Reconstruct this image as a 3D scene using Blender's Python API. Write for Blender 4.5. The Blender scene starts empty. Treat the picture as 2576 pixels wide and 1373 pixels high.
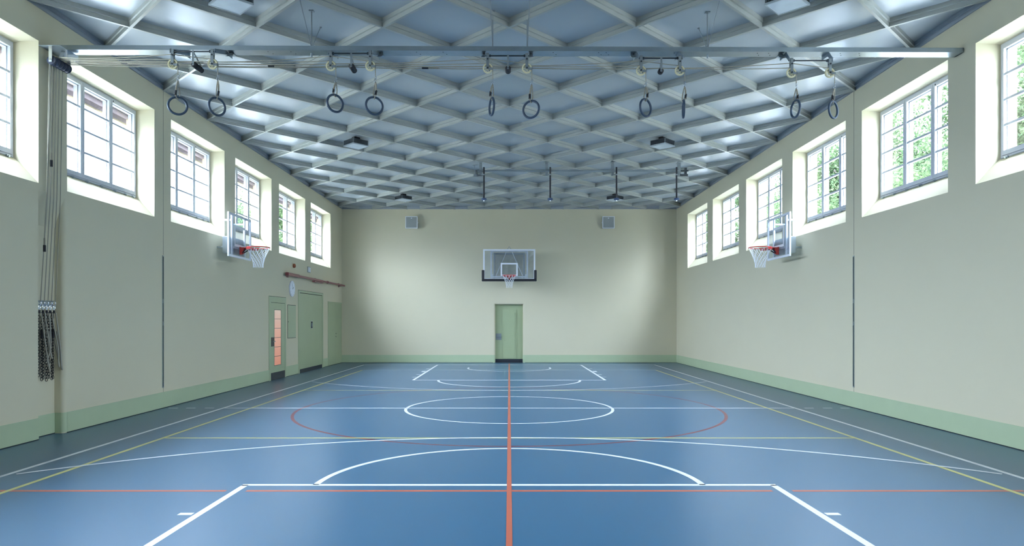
import bpy, math, random
from mathutils import Vector, Matrix

# ------------------------------------------------------------------ scene, camera, sky, exposure
sc = bpy.context.scene
COL = sc.collection
random.seed(7)
PI = math.pi

F_PX = 1717.0                       # focal length in pixels of the 2576 px wide frame
CAM_H = 1.525
cd = bpy.data.cameras.new('camera')
cd.sensor_width = 36.0
cd.sensor_fit = 'HORIZONTAL'
cd.lens = 36.0 * F_PX / 2576.0
cd.shift_x = (1288.0 - 1281.0) / 2576.0
cd.shift_y = (805.0 - 686.5) / 2576.0
cd.clip_start = 0.05
cd.clip_end = 500
cam = bpy.data.objects.new('camera', cd)
cam.location = (0, 0, CAM_H)
cam.rotation_euler = (PI / 2, 0, 0)
COL.objects.link(cam)
sc.camera = cam

SKY = 34.0
world = bpy.data.worlds.new('overcast_sky')
sc.world = world
world.use_nodes = True
wn = world.node_tree
wn.nodes.clear()
w_out = wn.nodes.new('ShaderNodeOutputWorld')
w_bg = wn.nodes.new('ShaderNodeBackground')
# brighter cloud field low over the left side of the building
w_tc = wn.nodes.new('ShaderNodeTexCoord')
w_nrm = wn.nodes.new('ShaderNodeVectorMath')
w_nrm.operation = 'NORMALIZE'
w_dot = wn.nodes.new('ShaderNodeVectorMath')
w_dot.operation = 'DOT_PRODUCT'
w_dot.inputs[1].default_value = Vector((-0.38, -0.68, 0.62)).normalized()
w_mr = wn.nodes.new('ShaderNodeMapRange')
w_mr.inputs['From Min'].default_value = -0.5
w_mr.inputs['From Max'].default_value = 1.0
w_mr.inputs['To Min'].default_value = 0.50
w_mr.inputs['To Max'].default_value = 2.3
w_mr.interpolation_type = 'SMOOTHSTEP'
w_mul = wn.nodes.new('ShaderNodeVectorMath')
w_mul.operation = 'SCALE'
w_mul.inputs[0].default_value = (0.77, 0.90, 1.15)
wn.links.new(w_tc.outputs['Generated'], w_nrm.inputs[0])
wn.links.new(w_nrm.outputs[0], w_dot.inputs[0])
wn.links.new(w_dot.outputs['Value'], w_mr.inputs[0])
# overcast sky: dim towards the horizon, brighter overhead
w_sep = wn.nodes.new('ShaderNodeSeparateXYZ')
w_el = wn.nodes.new('ShaderNodeMapRange')
w_el.inputs['From Min'].default_value = 0.0
w_el.inputs['From Max'].default_value = 0.62
w_el.inputs['To Min'].default_value = 0.22
w_el.inputs['To Max'].default_value = 1.5
w_m2 = wn.nodes.new('ShaderNodeMath')
w_m2.operation = 'MULTIPLY'
wn.links.new(w_nrm.outputs[0], w_sep.inputs[0])
wn.links.new(w_sep.outputs['Z'], w_el.inputs[0])
wn.links.new(w_mr.outputs[0], w_m2.inputs[0])
wn.links.new(w_el.outputs[0], w_m2.inputs[1])
wn.links.new(w_m2.outputs[0], w_mul.inputs['Scale'])
wn.links.new(w_mul.outputs[0], w_bg.inputs['Color'])
w_bg.inputs['Strength'].default_value = SKY
wn.links.new(w_bg.outputs[0], w_out.inputs[0])

vs = sc.view_settings
vs.view_transform = 'Standard'
vs.look = 'None'
vs.exposure = 0.25
vs.gamma = 1.0
vs.use_curve_mapping = False

# room numbers (metres): X across, Y away from the camera, Z up
HW = 6.0            # half width
YB = 24.47          # back wall
YF = -0.81          # wall behind the camera
ZC = 5.61           # ceiling panels
ZBM = 5.495         # underside of the lattice beams
WT = 0.50           # wall thickness
CYM = 11.83         # half-way line
WIN_W = 2.28
WIN_V0, WIN_V1 = 3.272, 5.085
FR_V0, FR_V1 = 3.585, 5.045
FR_M = 0.045
FR_D = 0.29
win_left = [9.262 + 2.842 * k for k in range(-3, 5)]
win_right = [9.335 + 2.835 * k for k in range(-3, 5)]

# sky portals in the window openings: they only guide the sampling of the sky
for side, ys in ((-1, win_left), (1, win_right)):
    for y0 in ys:
        ld = bpy.data.lights.new('window_portal', 'AREA')
        ld.shape = 'RECTANGLE'
        ld.size = 1.5
        ld.size_y = WIN_W
        ld.cycles.is_portal = True
        lo = bpy.data.objects.new('window_portal', ld)
        lo.location = (side * (HW + WT + 0.05), y0 + WIN_W / 2, (FR_V0 + FR_V1) / 2)
        lo.rotation_euler = (0, side * PI / 2, 0)
        COL.objects.link(lo)

# ------------------------------------------------------------------ materials
def mat(name, col, rough=0.6, metal=0.0, spec=0.5, var=0.0, vscale=3.0, bump=0.0, bscale=60.0, stretch=(1, 1, 1)):
    m = bpy.data.materials.new(name)
    m.use_nodes = True
    nt = m.node_tree
    b = nt.nodes['Principled BSDF']
    b.inputs['Base Color'].default_value = (*col, 1)
    b.inputs['Roughness'].default_value = rough
    b.inputs['Metallic'].default_value = metal
    b.inputs['Specular IOR Level'].default_value = spec
    if var or bump:
        tc = nt.nodes.new('ShaderNodeTexCoord')
        mp = nt.nodes.new('ShaderNodeMapping')
        mp.inputs['Scale'].default_value = stretch
        nt.links.new(tc.outputs['Object'], mp.inputs[0])
    if var:
        n = nt.nodes.new('ShaderNodeTexNoise')
        n.inputs['Scale'].default_value = vscale
        n.inputs['Detail'].default_value = 6
        nt.links.new(mp.outputs[0], n.inputs['Vector'])
        mr = nt.nodes.new('ShaderNodeMapRange')
        mr.inputs['From Min'].default_value = 0.3
        mr.inputs['From Max'].default_value = 0.7
        mr.inputs['To Min'].default_value = 1 - var
        mr.inputs['To Max'].default_value = 1 + var
        nt.links.new(n.outputs['Fac'], mr.inputs[0])
        vm = nt.nodes.new('ShaderNodeVectorMath')
        vm.operation = 'SCALE'
        vm.inputs[0].default_value = col
        nt.links.new(mr.outputs[0], vm.inputs['Scale'])
        nt.links.new(vm.outputs[0], b.inputs['Base Color'])
    if bump:
        n2 = nt.nodes.new('ShaderNodeTexNoise')
        n2.inputs['Scale'].default_value = bscale
        n2.inputs['Detail'].default_value = 3
        nt.links.new(mp.outputs[0], n2.inputs['Vector'])
        bp = nt.nodes.new('ShaderNodeBump')
        bp.inputs['Strength'].default_value = bump
        bp.inputs['Distance'].default_value = 0.004
        nt.links.new(n2.outputs['Fac'], bp.inputs['Height'])
        nt.links.new(bp.outputs[0], b.inputs['Normal'])
    return m

def glass_mat(name, tint=(0.96, 0.98, 0.98), refl=0.07, rough=0.02, dirt=0.0):
    m = bpy.data.materials.new(name)
    m.use_nodes = True
    nt = m.node_tree
    nt.nodes.clear()
    o = nt.nodes.new('ShaderNodeOutputMaterial')
    t = nt.nodes.new('ShaderNodeBsdfTransparent')
    t.inputs[0].default_value = (*tint, 1)
    g = nt.nodes.new('ShaderNodeBsdfGlossy')
    g.inputs['Roughness'].default_value = rough
    mx = nt.nodes.new('ShaderNodeMixShader')
    mx.inputs[0].default_value = refl
    nt.links.new(t.outputs[0], mx.inputs[1])
    nt.links.new(g.outputs[0], mx.inputs[2])
    last = mx
    if dirt:
        df = nt.nodes.new('ShaderNodeBsdfDiffuse')
        df.inputs[0].default_value = (0.75, 0.78, 0.82, 1)
        tc = nt.nodes.new('ShaderNodeTexCoord')
        n = nt.nodes.new('ShaderNodeTexNoise')
        n.inputs['Scale'].default_value = 5
        n.inputs['Detail'].default_value = 8
        nt.links.new(tc.outputs['Object'], n.inputs['Vector'])
        mr = nt.nodes.new('ShaderNodeMapRange')
        mr.inputs['From Min'].default_value = 0.35
        mr.inputs['From Max'].default_value = 0.75
        mr.inputs['To Min'].default_value = dirt * 0.35
        mr.inputs['To Max'].default_value = dirt
        nt.links.new(n.outputs['Fac'], mr.inputs[0])
        m2 = nt.nodes.new('ShaderNodeMixShader')
        nt.links.new(mr.outputs[0], m2.inputs[0])
        nt.links.new(mx.outputs[0], m2.inputs[1])
        nt.links.new(df.outputs[0], m2.inputs[2])
        last = m2
    nt.links.new(last.outputs[0], o.inputs[0])
    return m

def rope_mat(name, a, b, scale=55):
    m = mat(name, a, 0.8)
    nt = m.node_tree
    bs = nt.nodes['Principled BSDF']
    tc = nt.nodes.new('ShaderNodeTexCoord')
    w = nt.nodes.new('ShaderNodeTexWave')
    w.bands_direction = 'DIAGONAL'
    w.inputs['Scale'].default_value = scale
    w.inputs['Distortion'].default_value = 0.6
    nt.links.new(tc.outputs['Object'], w.inputs['Vector'])
    r = nt.nodes.new('ShaderNodeValToRGB')
    r.color_ramp.elements[0].color = (*b, 1)
    r.color_ramp.elements[1].color = (*a, 1)
    r.color_ramp.elements[0].position = 0.25
    r.color_ramp.elements[1].position = 0.6
    nt.links.new(w.outputs['Color'], r.inputs[0])
    nt.links.new(r.outputs[0], bs.inputs['Base Color'])
    return m

M = {}
M['wall'] = mat('cream_plaster', (0.63, 0.575, 0.405), 0.75, var=0.008, vscale=1.2, bump=0.15, bscale=90)
M['facade'] = mat('cream_facade_render', (0.38, 0.30, 0.165), 0.9, var=0.03, vscale=4)
M['ceil'] = mat('blue_grey_ceiling_panel', (0.43, 0.475, 0.50), 0.27, spec=1.0, var=0.03, vscale=1.0)
M['beam'] = mat('grey_green_beam_paint', (0.335, 0.35, 0.32), 0.30, var=0.008, vscale=2)
M['trimc'] = mat('blue_grey_trim_paint', (0.30, 0.33, 0.36), 0.35)
M['green'] = mat('sage_green_paint', (0.43, 0.51, 0.32), 0.45, var=0.02)
M['green_d'] = mat('sage_green_door_paint', (0.37, 0.43, 0.255), 0.32, var=0.02)
M['dark'] = mat('black_joint_and_shade', (0.01, 0.012, 0.014), 0.7)  # joints, slots and holes, also the painted shadow lines around doors
M['kick'] = mat('dark_kick_plate', (0.02, 0.025, 0.035), 0.35)
M['win'] = mat('white_window_paint', (0.60, 0.62, 0.66), 0.4)
M['glass'] = glass_mat('window_glass')
M['acryl'] = glass_mat('clear_backboard_glass', (0.90, 0.93, 0.95), 0.08, 0.05, dirt=0.14)
M['steel'] = mat('galvanised_steel', (0.40, 0.46, 0.50), 0.30, 0.9, var=0.04, vscale=9)
M['steel_p'] = mat('grey_painted_steel', (0.24, 0.275, 0.285), 0.4, 0.2)
M['chrome'] = mat('bright_zinc', (0.75, 0.78, 0.82), 0.2, 1.0)
M['bolt'] = mat('dark_bolt_steel', (0.06, 0.07, 0.08), 0.35, 0.8)
M['alu'] = mat('aluminium_strip', (0.6, 0.63, 0.65), 0.3, 0.9)
M['blackr'] = mat('black_rubber', (0.012, 0.012, 0.016), 0.55)
M['navy'] = mat('navy_plastic_roller', (0.007, 0.014, 0.038), 0.45)
M['cream_p'] = mat('cream_plastic_wheel', (0.72, 0.66, 0.42), 0.45)
M['ring'] = mat('blue_grey_ring_plastic', (0.035, 0.062, 0.10), 0.45)
M['rope'] = rope_mat('grey_beige_rope', (0.50, 0.465, 0.37), (0.20, 0.185, 0.14))
M['rope_d'] = rope_mat('braided_loop_rope', (0.46, 0.42, 0.32), (0.15, 0.13, 0.10), 34)
M['chain'] = mat('black_chain', (0.015, 0.016, 0.018), 0.45, 0.3)
M['white'] = mat('white_enamel', (0.78, 0.80, 0.84), 0.4)
M['netw'] = mat('white_net_cord', (0.85, 0.86, 0.88), 0.8)
M['redrim'] = mat('red_rim_paint', (0.50, 0.045, 0.035), 0.35)
M['redbar'] = mat('oxblood_paint', (0.20, 0.045, 0.055), 0.35)
M['lampb'] = mat('dark_louvre_metal', (0.10, 0.115, 0.125), 0.4, 0.4)
M['lampf'] = mat('lamp_rim_metal', (0.42, 0.47, 0.50), 0.35, 0.5)
M['diff'] = mat('frosted_diffuser', (0.72, 0.78, 0.82), 0.25, var=0.05, vscale=6)
M['speakg'] = mat('grey_speaker_grille', (0.28, 0.30, 0.29), 0.6, bump=0.4, bscale=400)
M['blue_disc'] = mat('blue_grey_disc', (0.06, 0.10, 0.20), 0.5)
M['blind'] = mat('brown_awning_fabric', (0.22, 0.16, 0.15), 0.8, var=0.15, vscale=9)
M['leaf'] = None
M['bark'] = mat('grey_bark', (0.20, 0.17, 0.14), 0.9, var=0.35, vscale=6, bump=0.8, bscale=20)
M['ground'] = mat('outside_ground', (0.20, 0.20, 0.17), 0.95, var=0.15, vscale=0.6)

def leaf_mat(name, c, c2):
    m = bpy.data.materials.new(name)
    m.use_nodes = True
    nt = m.node_tree
    nt.nodes.clear()
    o = nt.nodes.new('ShaderNodeOutputMaterial')
    d = nt.nodes.new('ShaderNodeBsdfDiffuse')
    t = nt.nodes.new('ShaderNodeBsdfTranslucent')
    gi = nt.nodes.new('ShaderNodeNewGeometry')
    r = nt.nodes.new('ShaderNodeValToRGB')
    r.color_ramp.elements[0].color = (*c, 1)
    r.color_ramp.elements[1].color = (*c2, 1)
    nt.links.new(gi.outputs['Random Per Island'], r.inputs[0])
    nt.links.new(r.outputs[0], d.inputs[0])
    nt.links.new(r.outputs[0], t.inputs[0])
    mx = nt.nodes.new('ShaderNodeMixShader')
    mx.inputs[0].default_value = 0.5
    nt.links.new(d.outputs[0], mx.inputs[1])
    nt.links.new(t.outputs[0], mx.inputs[2])
    nt.links.new(mx.outputs[0], o.inputs[0])
    return m
M['leaf'] = leaf_mat('green_leaf', (0.022, 0.038, 0.018), (0.070, 0.095, 0.042))

# floor: blue sports linoleum with a soft sheen and faint scuffs
M['floor'] = mat('blue_sports_floor', (0.026, 0.102, 0.182), 0.33, spec=1.0)
M['l_white'] = mat('white_line_paint', (0.70, 0.72, 0.73), 0.33, var=0.03, vscale=8)
M['l_yellow'] = mat('yellow_line_paint', (0.50, 0.46, 0.15), 0.33)
M['l_yfar'] = mat('pale_line_paint', (0.38, 0.45, 0.42), 0.33)
M['l_orange'] = mat('orange_line_paint', (0.42, 0.10, 0.055), 0.33)
M['l_red'] = mat('dark_red_line_paint', (0.16, 0.022, 0.035), 0.33)

# ------------------------------------------------------------------ helpers
class MB:
    def __init__(s):
        s.v = []
        s.f = []
    def add(s, vs_, fs_):
        n = len(s.v)
        s.v += [tuple(p) for p in vs_]
        s.f += [tuple(i + n for i in f) for f in fs_]
        return s
    def box(s, x0, x1, y0, y1, z0, z1, mtx=None):
        p = [Vector((x, y, z)) for x in (x0, x1) for y in (y0, y1) for z in (z0, z1)]
        if mtx is not None:
            p = [mtx @ q for q in p]
        return s.add(p, [(0, 1, 3, 2), (4, 6, 7, 5), (0, 4, 5, 1), (2, 3, 7, 6), (0, 2, 6, 4), (1, 5, 7, 3)])
    def quad(s, *p):
        return s.add(p, [tuple(range(len(p)))])
    def tube(s, path, r, n=8, closed=False, caps=True):
        path = [Vector(p) for p in path]
        m = len(path)
        rr = r if isinstance(r, (list, tuple)) else [r] * m
        rings = []
        prev = None
        for i, p in enumerate(path):
            if closed:
                t = path[(i + 1) % m] - path[i - 1]
            else:
                t = path[min(i + 1, m - 1)] - path[max(i - 1, 0)]
            if t.length < 1e-9:
                t = Vector((0, 0, 1))
            t.normalize()
            if prev is None:
                a = Vector((0, 0, 1)) if abs(t.z) < 0.9 else Vector((0, 1, 0))
                u = t.cross(a).normalized()
            else:
                u = prev - t * prev.dot(t)
                if u.length < 1e-6:
                    u = t.orthogonal()
                u.normalize()
            prev = u
            w = t.cross(u)
            rings.append([p + (u * math.cos(2 * PI * k / n) + w * math.sin(2 * PI * k / n)) * rr[i] for k in range(n)])
        vs_ = [q for ring in rings for q in ring]
        fs_ = []
        for i in range(m if closed else m - 1):
            a = i * n
            b = ((i + 1) % m) * n
            for k in range(n):
                fs_.append((a + k, a + (k + 1) % n, b + (k + 1) % n, b + k))
        if not closed and caps:
            fs_.append(tuple(range(n - 1, -1, -1)))
            fs_.append(tuple((m - 1) * n + k for k in range(n)))
        return s.add(vs_, fs_)
    def cyl(s, p0, p1, r, n=16, r2=None):
        return s.tube([p0, p1], [r, r if r2 is None else r2], n)
    def lathe(s, prof, n=32, axis='Y', c=(0, 0, 0)):
        # prof: (radius, along axis)
        vs_ = []
        for r, h in prof:
            for k in range(n):
                a = 2 * PI * k / n
                if axis == 'Y':
                    vs_.append((c[0] + r * math.cos(a), c[1] + h, c[2] + r * math.sin(a)))
                elif axis == 'X':
                    vs_.append((c[0] + h, c[1] + r * math.cos(a), c[2] + r * math.sin(a)))
                else:
                    vs_.append((c[0] + r * math.cos(a), c[1] + r * math.sin(a), c[2] + h))
        fs_ = []
        m = len(prof)
        for i in range(m - 1):
            for k in range(n):
                fs_.append((i * n + k, i * n + (k + 1) % n, (i + 1) * n + (k + 1) % n, (i + 1) * n + k))
        fs_.append(tuple(range(n)))
        fs_.append(tuple((m - 1) * n + k for k in range(n)))
        return s.add(vs_, fs_)
    def prism(s, poly, a, b, plane='YZ'):
        # poly in the plane, extruded between a and b along the third axis
        n = len(poly)
        def P(u, v, w):
            return {'YZ': (w, u, v), 'XZ': (u, w, v), 'XY': (u, v, w)}[plane]
        vs_ = [P(u, v, a) for u, v in poly] + [P(u, v, b) for u, v in poly]
        fs_ = [tuple(range(n)), tuple(range(2 * n - 1, n - 1, -1))]
        for k in range(n):
            fs_.append((k, (k + 1) % n, n + (k + 1) % n, n + k))
        return s.add(vs_, fs_)
    def build(s, name, m, parent=None, smooth=False, bevel=0.0, loc=None):
        me = bpy.data.meshes.new(name)
        me.from_pydata(s.v, [], s.f)
        me.validate()
        o = bpy.data.objects.new(name, me)
        COL.objects.link(o)
        for q in (m if isinstance(m, (list, tuple)) else [m]):
            me.materials.append(q)
        import bmesh
        bm = bmesh.new()
        bm.from_mesh(me)
        bmesh.ops.recalc_face_normals(bm, faces=bm.faces)
        bm.to_mesh(me)
        bm.free()
        if smooth:
            for p in me.polygons:
                p.use_smooth = True
            me.set_sharp_from_angle(angle=math.radians(50))
        if bevel:
            md = o.modifiers.new('bevel', 'BEVEL')
            md.width = bevel
            md.segments = 2
            md.limit_method = 'ANGLE'
        if parent is not None:
            o.parent = parent
        if loc:
            o.location = loc
        return o

def thing(name, label, cat, loc=(0, 0, 0), rotz=0.0, group=None):
    o = bpy.data.objects.new(name, None)
    COL.objects.link(o)
    o.location = loc
    o.rotation_euler = (0, 0, rotz)
    o.empty_display_size = 0.1
    o['label'] = label
    o['category'] = cat
    if group:
        o['group'] = group
    return o

def tag(o, label, cat, group=None):
    o['label'] = label
    o['category'] = cat
    if group:
        o['group'] = group
    return o

def structure(o, label=None):
    o['kind'] = 'structure'
    if label:
        o['label'] = label
    return o

def s_empty(name, loc=(0, 0, 0), rotz=0.0, label=None):
    o = bpy.data.objects.new(name, None)
    COL.objects.link(o)
    o.location = loc
    o.rotation_euler = (0, 0, rotz)
    o.empty_display_size = 0.1
    return structure(o, label)

def kids(o):
    return [c for c in bpy.data.objects if c.parent == o]

def copy_tree(o, parent=None):
    c = o.copy()
    COL.objects.link(c)
    if parent is not None:
        c.parent = parent
    for k in kids(o):
        copy_tree(k, c)
    return c

ORD = ['first', 'second', 'third', 'fourth', 'fifth', 'sixth', 'seventh', 'eighth']

# ------------------------------------------------------------------ walls
def wall_with_holes(mb_in, mb_out, P, U, V, holes, T):
    """P(u,v,d): point on the wall, d metres outward. Window holes go right through with a splayed inside reveal."""
    def face(mb, d, rects):
        us = sorted({U[0], U[1]} | {r[0] for r in rects} | {r[1] for r in rects})
        vs2 = sorted({V[0], V[1]} | {r[2] for r in rects} | {r[3] for r in rects})
        for i in range(len(us) - 1):
            for j in range(len(vs2) - 1):
                cu, cv = (us[i] + us[i + 1]) / 2, (vs2[j] + vs2[j + 1]) / 2
                if any(r[0] < cu < r[1] and r[2] < cv < r[3] for r in rects):
                    continue
                mb.quad(P(us[i], vs2[j], d), P(us[i + 1], vs2[j], d), P(us[i + 1], vs2[j + 1], d), P(us[i], vs2[j + 1], d))
    def sleeve(mb, a, da, b, db):
        ca = [(a[0], a[2]), (a[1], a[2]), (a[1], a[3]), (a[0], a[3])]
        cb = [(b[0], b[2]), (b[1], b[2]), (b[1], b[3]), (b[0], b[3])]
        for k in range(4):
            l = (k + 1) % 4
            mb.quad(P(*ca[k], da), P(*ca[l], da), P(*cb[l], db), P(*cb[k], db))
    face(mb_in, 0.0, [h['r'] for h in holes])
    face(mb_out, T, [h['f'] for h in holes if h['t'] == 'win'])
    for h in holes:
        if h['t'] == 'win':
            r, f = h['r'], h['f']
            # plaster reveal: a short straight band at the frame, then the splay
            mid = (r[0] + 0.030, r[1] - 0.030, f[2] - 0.055, r[3] - 0.02)
            sleeve(mb_in, r, 0.0, mid, 0.225)
            sleeve(mb_in, mid, 0.225, f, FR_D)
            sleeve(mb_out, f, FR_D, (f[0] - 0.0, f[1] + 0.0, f[2] - 0.04, f[3]), T)
    # rim faces closing the slab
    for (a, b) in (((U[0], V[0]), (U[1], V[0])), ((U[1], V[0]), (U[1], V[1])), ((U[1], V[1]), (U[0], V[1])), ((U[0], V[1]), (U[0], V[0]))):
        mb_out.quad(P(*a, 0), P(*b, 0), P(*b, T), P(*a, T))

def join_two(a, b, name, ma, mb_):
    """one wall mesh with inside plaster (slot 0) and facade (slot 1)"""
    m = MB()
    m.add(a.v, a.f)
    na = len(a.f)
    m.add(b.v, b.f)
    me = bpy.data.meshes.new(name)
    me.from_pydata(m.v, [], m.f)
    o = bpy.data.objects.new(name, me)
    COL.objects.link(o)
    me.materials.append(ma)
    me.materials.append(mb_)
    for i, p in enumerate(me.polygons):
        p.material_index = 0 if i < na else 1
    return structure(o)

def win_hole(y0):
    r = (y0, y0 + WIN_W, WIN_V0, WIN_V1)
    return dict(t='win', r=r, f=(y0 + FR_M, y0 + WIN_W - FR_M, FR_V0, FR_V1))

# left wall, with the rope niche between the first two windows in view
NY0, NY1, NZ, ND = 8.695, 9.20, 3.19, 0.13
NR = 0.055
holesL = [win_hole(y) for y in win_left]
holesL.append(dict(t='niche', r=(NY0, NY1 + NR, 0.0, NZ)))
PL = lambda u, v, d: (-HW - d, u, v)
a, b = MB(), MB()
wall_with_holes(a, b, PL, (YF - WT, YB + WT), (-0.05, ZC + 0.12), holesL, WT)
# niche: side, back, rounded far side, sloping soffit
zb = 2.76
a.quad(PL(NY0, 0, 0), PL(NY0, 0, ND), PL(NY0, zb, ND), PL(NY0, NZ, 0))
a.quad(PL(NY0, 0, ND), PL(NY1, 0, ND), PL(NY1, zb, ND), PL(NY0, zb, ND))
# arc from (NY1, NR) to (NY1+NR, 0)
arc = [(NY1 + NR * (1 - math.cos(PI / 2 * k / 14)), NR * (1 - math.sin(PI / 2 * k / 14))) for k in range(15)]
sof = lambda d: NZ - (NZ - zb) * d / ND
prof = [(NY1, ND)] + arc
for k in range(len(prof) - 1):
    (u0, d0), (u1, d1) = prof[k], prof[k + 1]
    a.quad(PL(u0, 0, d0), PL(u1, 0, d1), PL(u1, sof(d1), d1), PL(u0, sof(d0), d0))
a.quad(PL(NY0, NZ, 0), PL(NY1 + NR, NZ, 0), PL(NY1, zb, ND), PL(NY0, zb, ND))
wl = join_two(a, b, 'wall_left', M['wall'], M['facade'])

PR = lambda u, v, d: (HW + d, u, v)
a, b = MB(), MB()
wall_with_holes(a, b, PR, (YF - WT, YB + WT), (-0.05, ZC + 0.12), [win_hole(y) for y in win_right], WT)
wr = join_two(a, b, 'wall_right', M['wall'], M['facade'])

# back wall with the door recess (rounded plaster jambs)
DX0, DX1, DZ, DDEP = -0.505, 0.490, 2.085, 0.16
RJ = 0.05
a, b = MB(), MB()
PBk = lambda u, v, d: (u, YB + d, v)
wall_with_holes(a, b, PBk, (-HW, HW), (-0.05, ZC + 0.12), [dict(t='door', r=(DX0 - RJ, DX1 + RJ, 0.0, DZ + RJ))], WT)
# rounded jamb profile swept around the opening
N = 14
for k in range(N):
    t0, t1 = PI / 2 * k / N, PI / 2 * (k + 1) / N
    def off(t):
        return RJ * (1 - math.sin(t)), RJ * (1 - math.cos(t))   # outward from the opening, depth
    o0, d0 = off(t0)
    o1, d1 = off(t1)
    L0 = [(DX0 - o0, 0), (DX0 - o0, DZ + o0), (DX1 + o0, DZ + o0), (DX1 + o0, 0)]
    L1 = [(DX0 - o1, 0), (DX0 - o1, DZ + o1), (DX1 + o1, DZ + o1), (DX1 + o1, 0)]
    for q in range(3):
        a.quad(PBk(*L0[q], d0), PBk(*L0[q + 1], d0), PBk(*L1[q + 1], d1), PBk(*L1[q], d1))
L = [(DX0, 0), (DX0, DZ), (DX1, DZ), (DX1, 0)]
for q in range(3):
    a.quad(PBk(*L[q], RJ), PBk(*L[q + 1], RJ), PBk(*L[q + 1], DDEP + 0.06), PBk(*L[q], DDEP + 0.06))
a.quad(PBk(DX0, 0, DDEP + 0.06), PBk(DX1, 0, DDEP + 0.06), PBk(DX1, DZ, DDEP + 0.06), PBk(DX0, DZ, DDEP + 0.06))
wb = join_two(a, b, 'wall_back', M['wall'], M['facade'])
wf = structure(MB().box(-HW, HW, YF - WT, YF, -0.05, ZC + 0.12).build('wall_front', M['wall']))

# ------------------------------------------------------------------ floor and court lines
fl = structure(MB().box(-HW - 0.2, HW + 0.2, YF - 0.3, YB + 0.3, -0.2, 0.0).build('floor', M['floor']))

LZ = {'w': 0.0016, 'y': 0.0012, 'o': 0.0009, 'r': 0.0006}
def strip(mb, x0, x1, y0, y1, z):
    mb.box(x0, x1, y0, y1, 0.0, z)
def arcline(mb, cx, cy, r0, r1, a0, a1, z, n=96):
    for k in range(n):
        t0 = a0 + (a1 - a0) * k / n
        t1 = a0 + (a1 - a0) * (k + 1) / n
        mb.quad((cx + r0 * math.cos(t0), cy + r0 * math.sin(t0), z), (cx + r1 * math.cos(t0), cy + r1 * math.sin(t0), z),
                (cx + r1 * math.cos(t1), cy + r1 * math.sin(t1), z), (cx + r0 * math.cos(t1), cy + r0 * math.sin(t1), z))
def line_obj(mb, name, m, label):
    o = mb.build(name, m, fl)
    o['label'] = label
    return o
zw = LZ['w']
m = MB()
for s in (-1, 1):
    strip(m, s * 4.96 - 0.025, s * 4.96 + 0.025, CYM - 11.44, CYM + 11.44, zw)
    y = CYM + s * 11.44
    strip(m, -4.985, 4.985, y - 0.025, y + 0.025, zw)
strip(m, -4.935, 4.935, CYM - 0.025, CYM + 0.025, zw)
line_obj(m, 'court_line', M['l_white'], 'white side lines, end lines and half-way line')
m = MB()
arcline(m, 0, CYM, 1.75, 1.80, 0, 2 * PI, zw, 128)
line_obj(m, 'court_line', M['l_white'], 'white centre circle')
for s in (-1, 1):
    nm = 'near' if s < 0 else 'far'
    m = MB()
    yf = CYM + s * 5.515                      # free throw line
    strip(m, -2.47, 2.47, yf - 0.03, yf + 0.03, zw)
    for t in (-1, 1):
        x0, x1 = sorted((t * 2.41, t * 2.47))
        ya, yb_ = sorted((yf, CYM + s * 11.44))
        strip(m, x0, x1, ya, yb_, zw)
        for off_, hw_ in ((6.46, 0.03), (7.33, 0.03), (8.45, 0.18), (9.55, 0.03)):
            xa, xb = sorted((t * 2.49, t * 2.60))
            yc = CYM + s * off_
            strip(m, xa, xb, yc - hw_, yc + hw_, zw)
    a0 = 0 if s < 0 else PI
    arcline(m, 0, yf, 1.76, 1.82, a0, a0 + PI, zw)
    line_obj(m, 'key_line', M['l_white'], 'white key lines of the %s basket' % nm)
    m = MB()
    # three point arc meeting the side lines
    cy = CYM + s * 9.71
    R = 6.76
    half = math.asin(4.90 / R)
    base = PI / 2 if s < 0 else -PI / 2
    arcline(m, 0, cy, R - 0.05, R, base - half, base + half, zw, 128)
    line_obj(m, 'three_point_line', M['l_white'], 'white three point line of the %s basket' % nm)
    m = MB()
    cy = CYM + s * 9.78
    arcline(m, 0, cy, 1.27, 1.33, a0, a0 + PI, zw)
    for t in (-1, 1):
        xa, xb = sorted((t * 1.27, t * 1.33))
        ya, yb_ = sorted((cy, cy + s * 0.37))
        strip(m, xa, xb, ya, yb_, zw)
    line_obj(m, 'no_charge_line', M['l_white'], 'white half circle under the %s basket' % nm)
zy = LZ['y']
m = MB()
for s in (-1, 1):
    strip(m, s * 4.48 - 0.025, s * 4.48 + 0.025, CYM - 9, CYM + 9, zy)
    strip(m, -4.48, 4.48, CYM + s * 3.0 - 0.025, CYM + s * 3.0 + 0.025, zy)
line_obj(m, 'volleyball_line', M['l_yellow'], 'yellow volleyball side and attack lines')
m = MB()
strip(m, -4.5, 4.5, CYM + 9.06, CYM + 9.11, zy)
strip(m, -4.5, 4.5, CYM - 9.11, CYM - 9.06, zy)
line_obj(m, 'volleyball_line', M['l_yfar'], 'pale volleyball end lines')
m = MB()
strip(m, -0.022, 0.022, YF + 0.3, YB - 0.35, zw + 0.0002)
for x0, x1 in ((-4.60, -2.53), (-2.35, 2.35), (2.53, 4.60)):
    strip(m, x0, x1, 6.07, 6.125, LZ['o'])
line_obj(m, 'court_line', M['l_orange'], 'orange lengthwise centre line and cross line')
m = MB()
arcline(m, 0, CYM, 3.56, 3.61, 0, 2 * PI, LZ['r'], 160)
line_obj(m, 'court_line', M['l_red'], 'dark red large centre circle')
m = MB()
for s in (-1, 1):
    for xa in (5.12, 5.44, 5.745):
        x0, x1 = sorted((s * xa, s * (xa + 0.155)))
        strip(m, x0, x1, CYM - 0.025, CYM + 0.025, zw)
line_obj(m, 'court_dash', M['l_white'], 'short white dashes outside the side lines')

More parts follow.
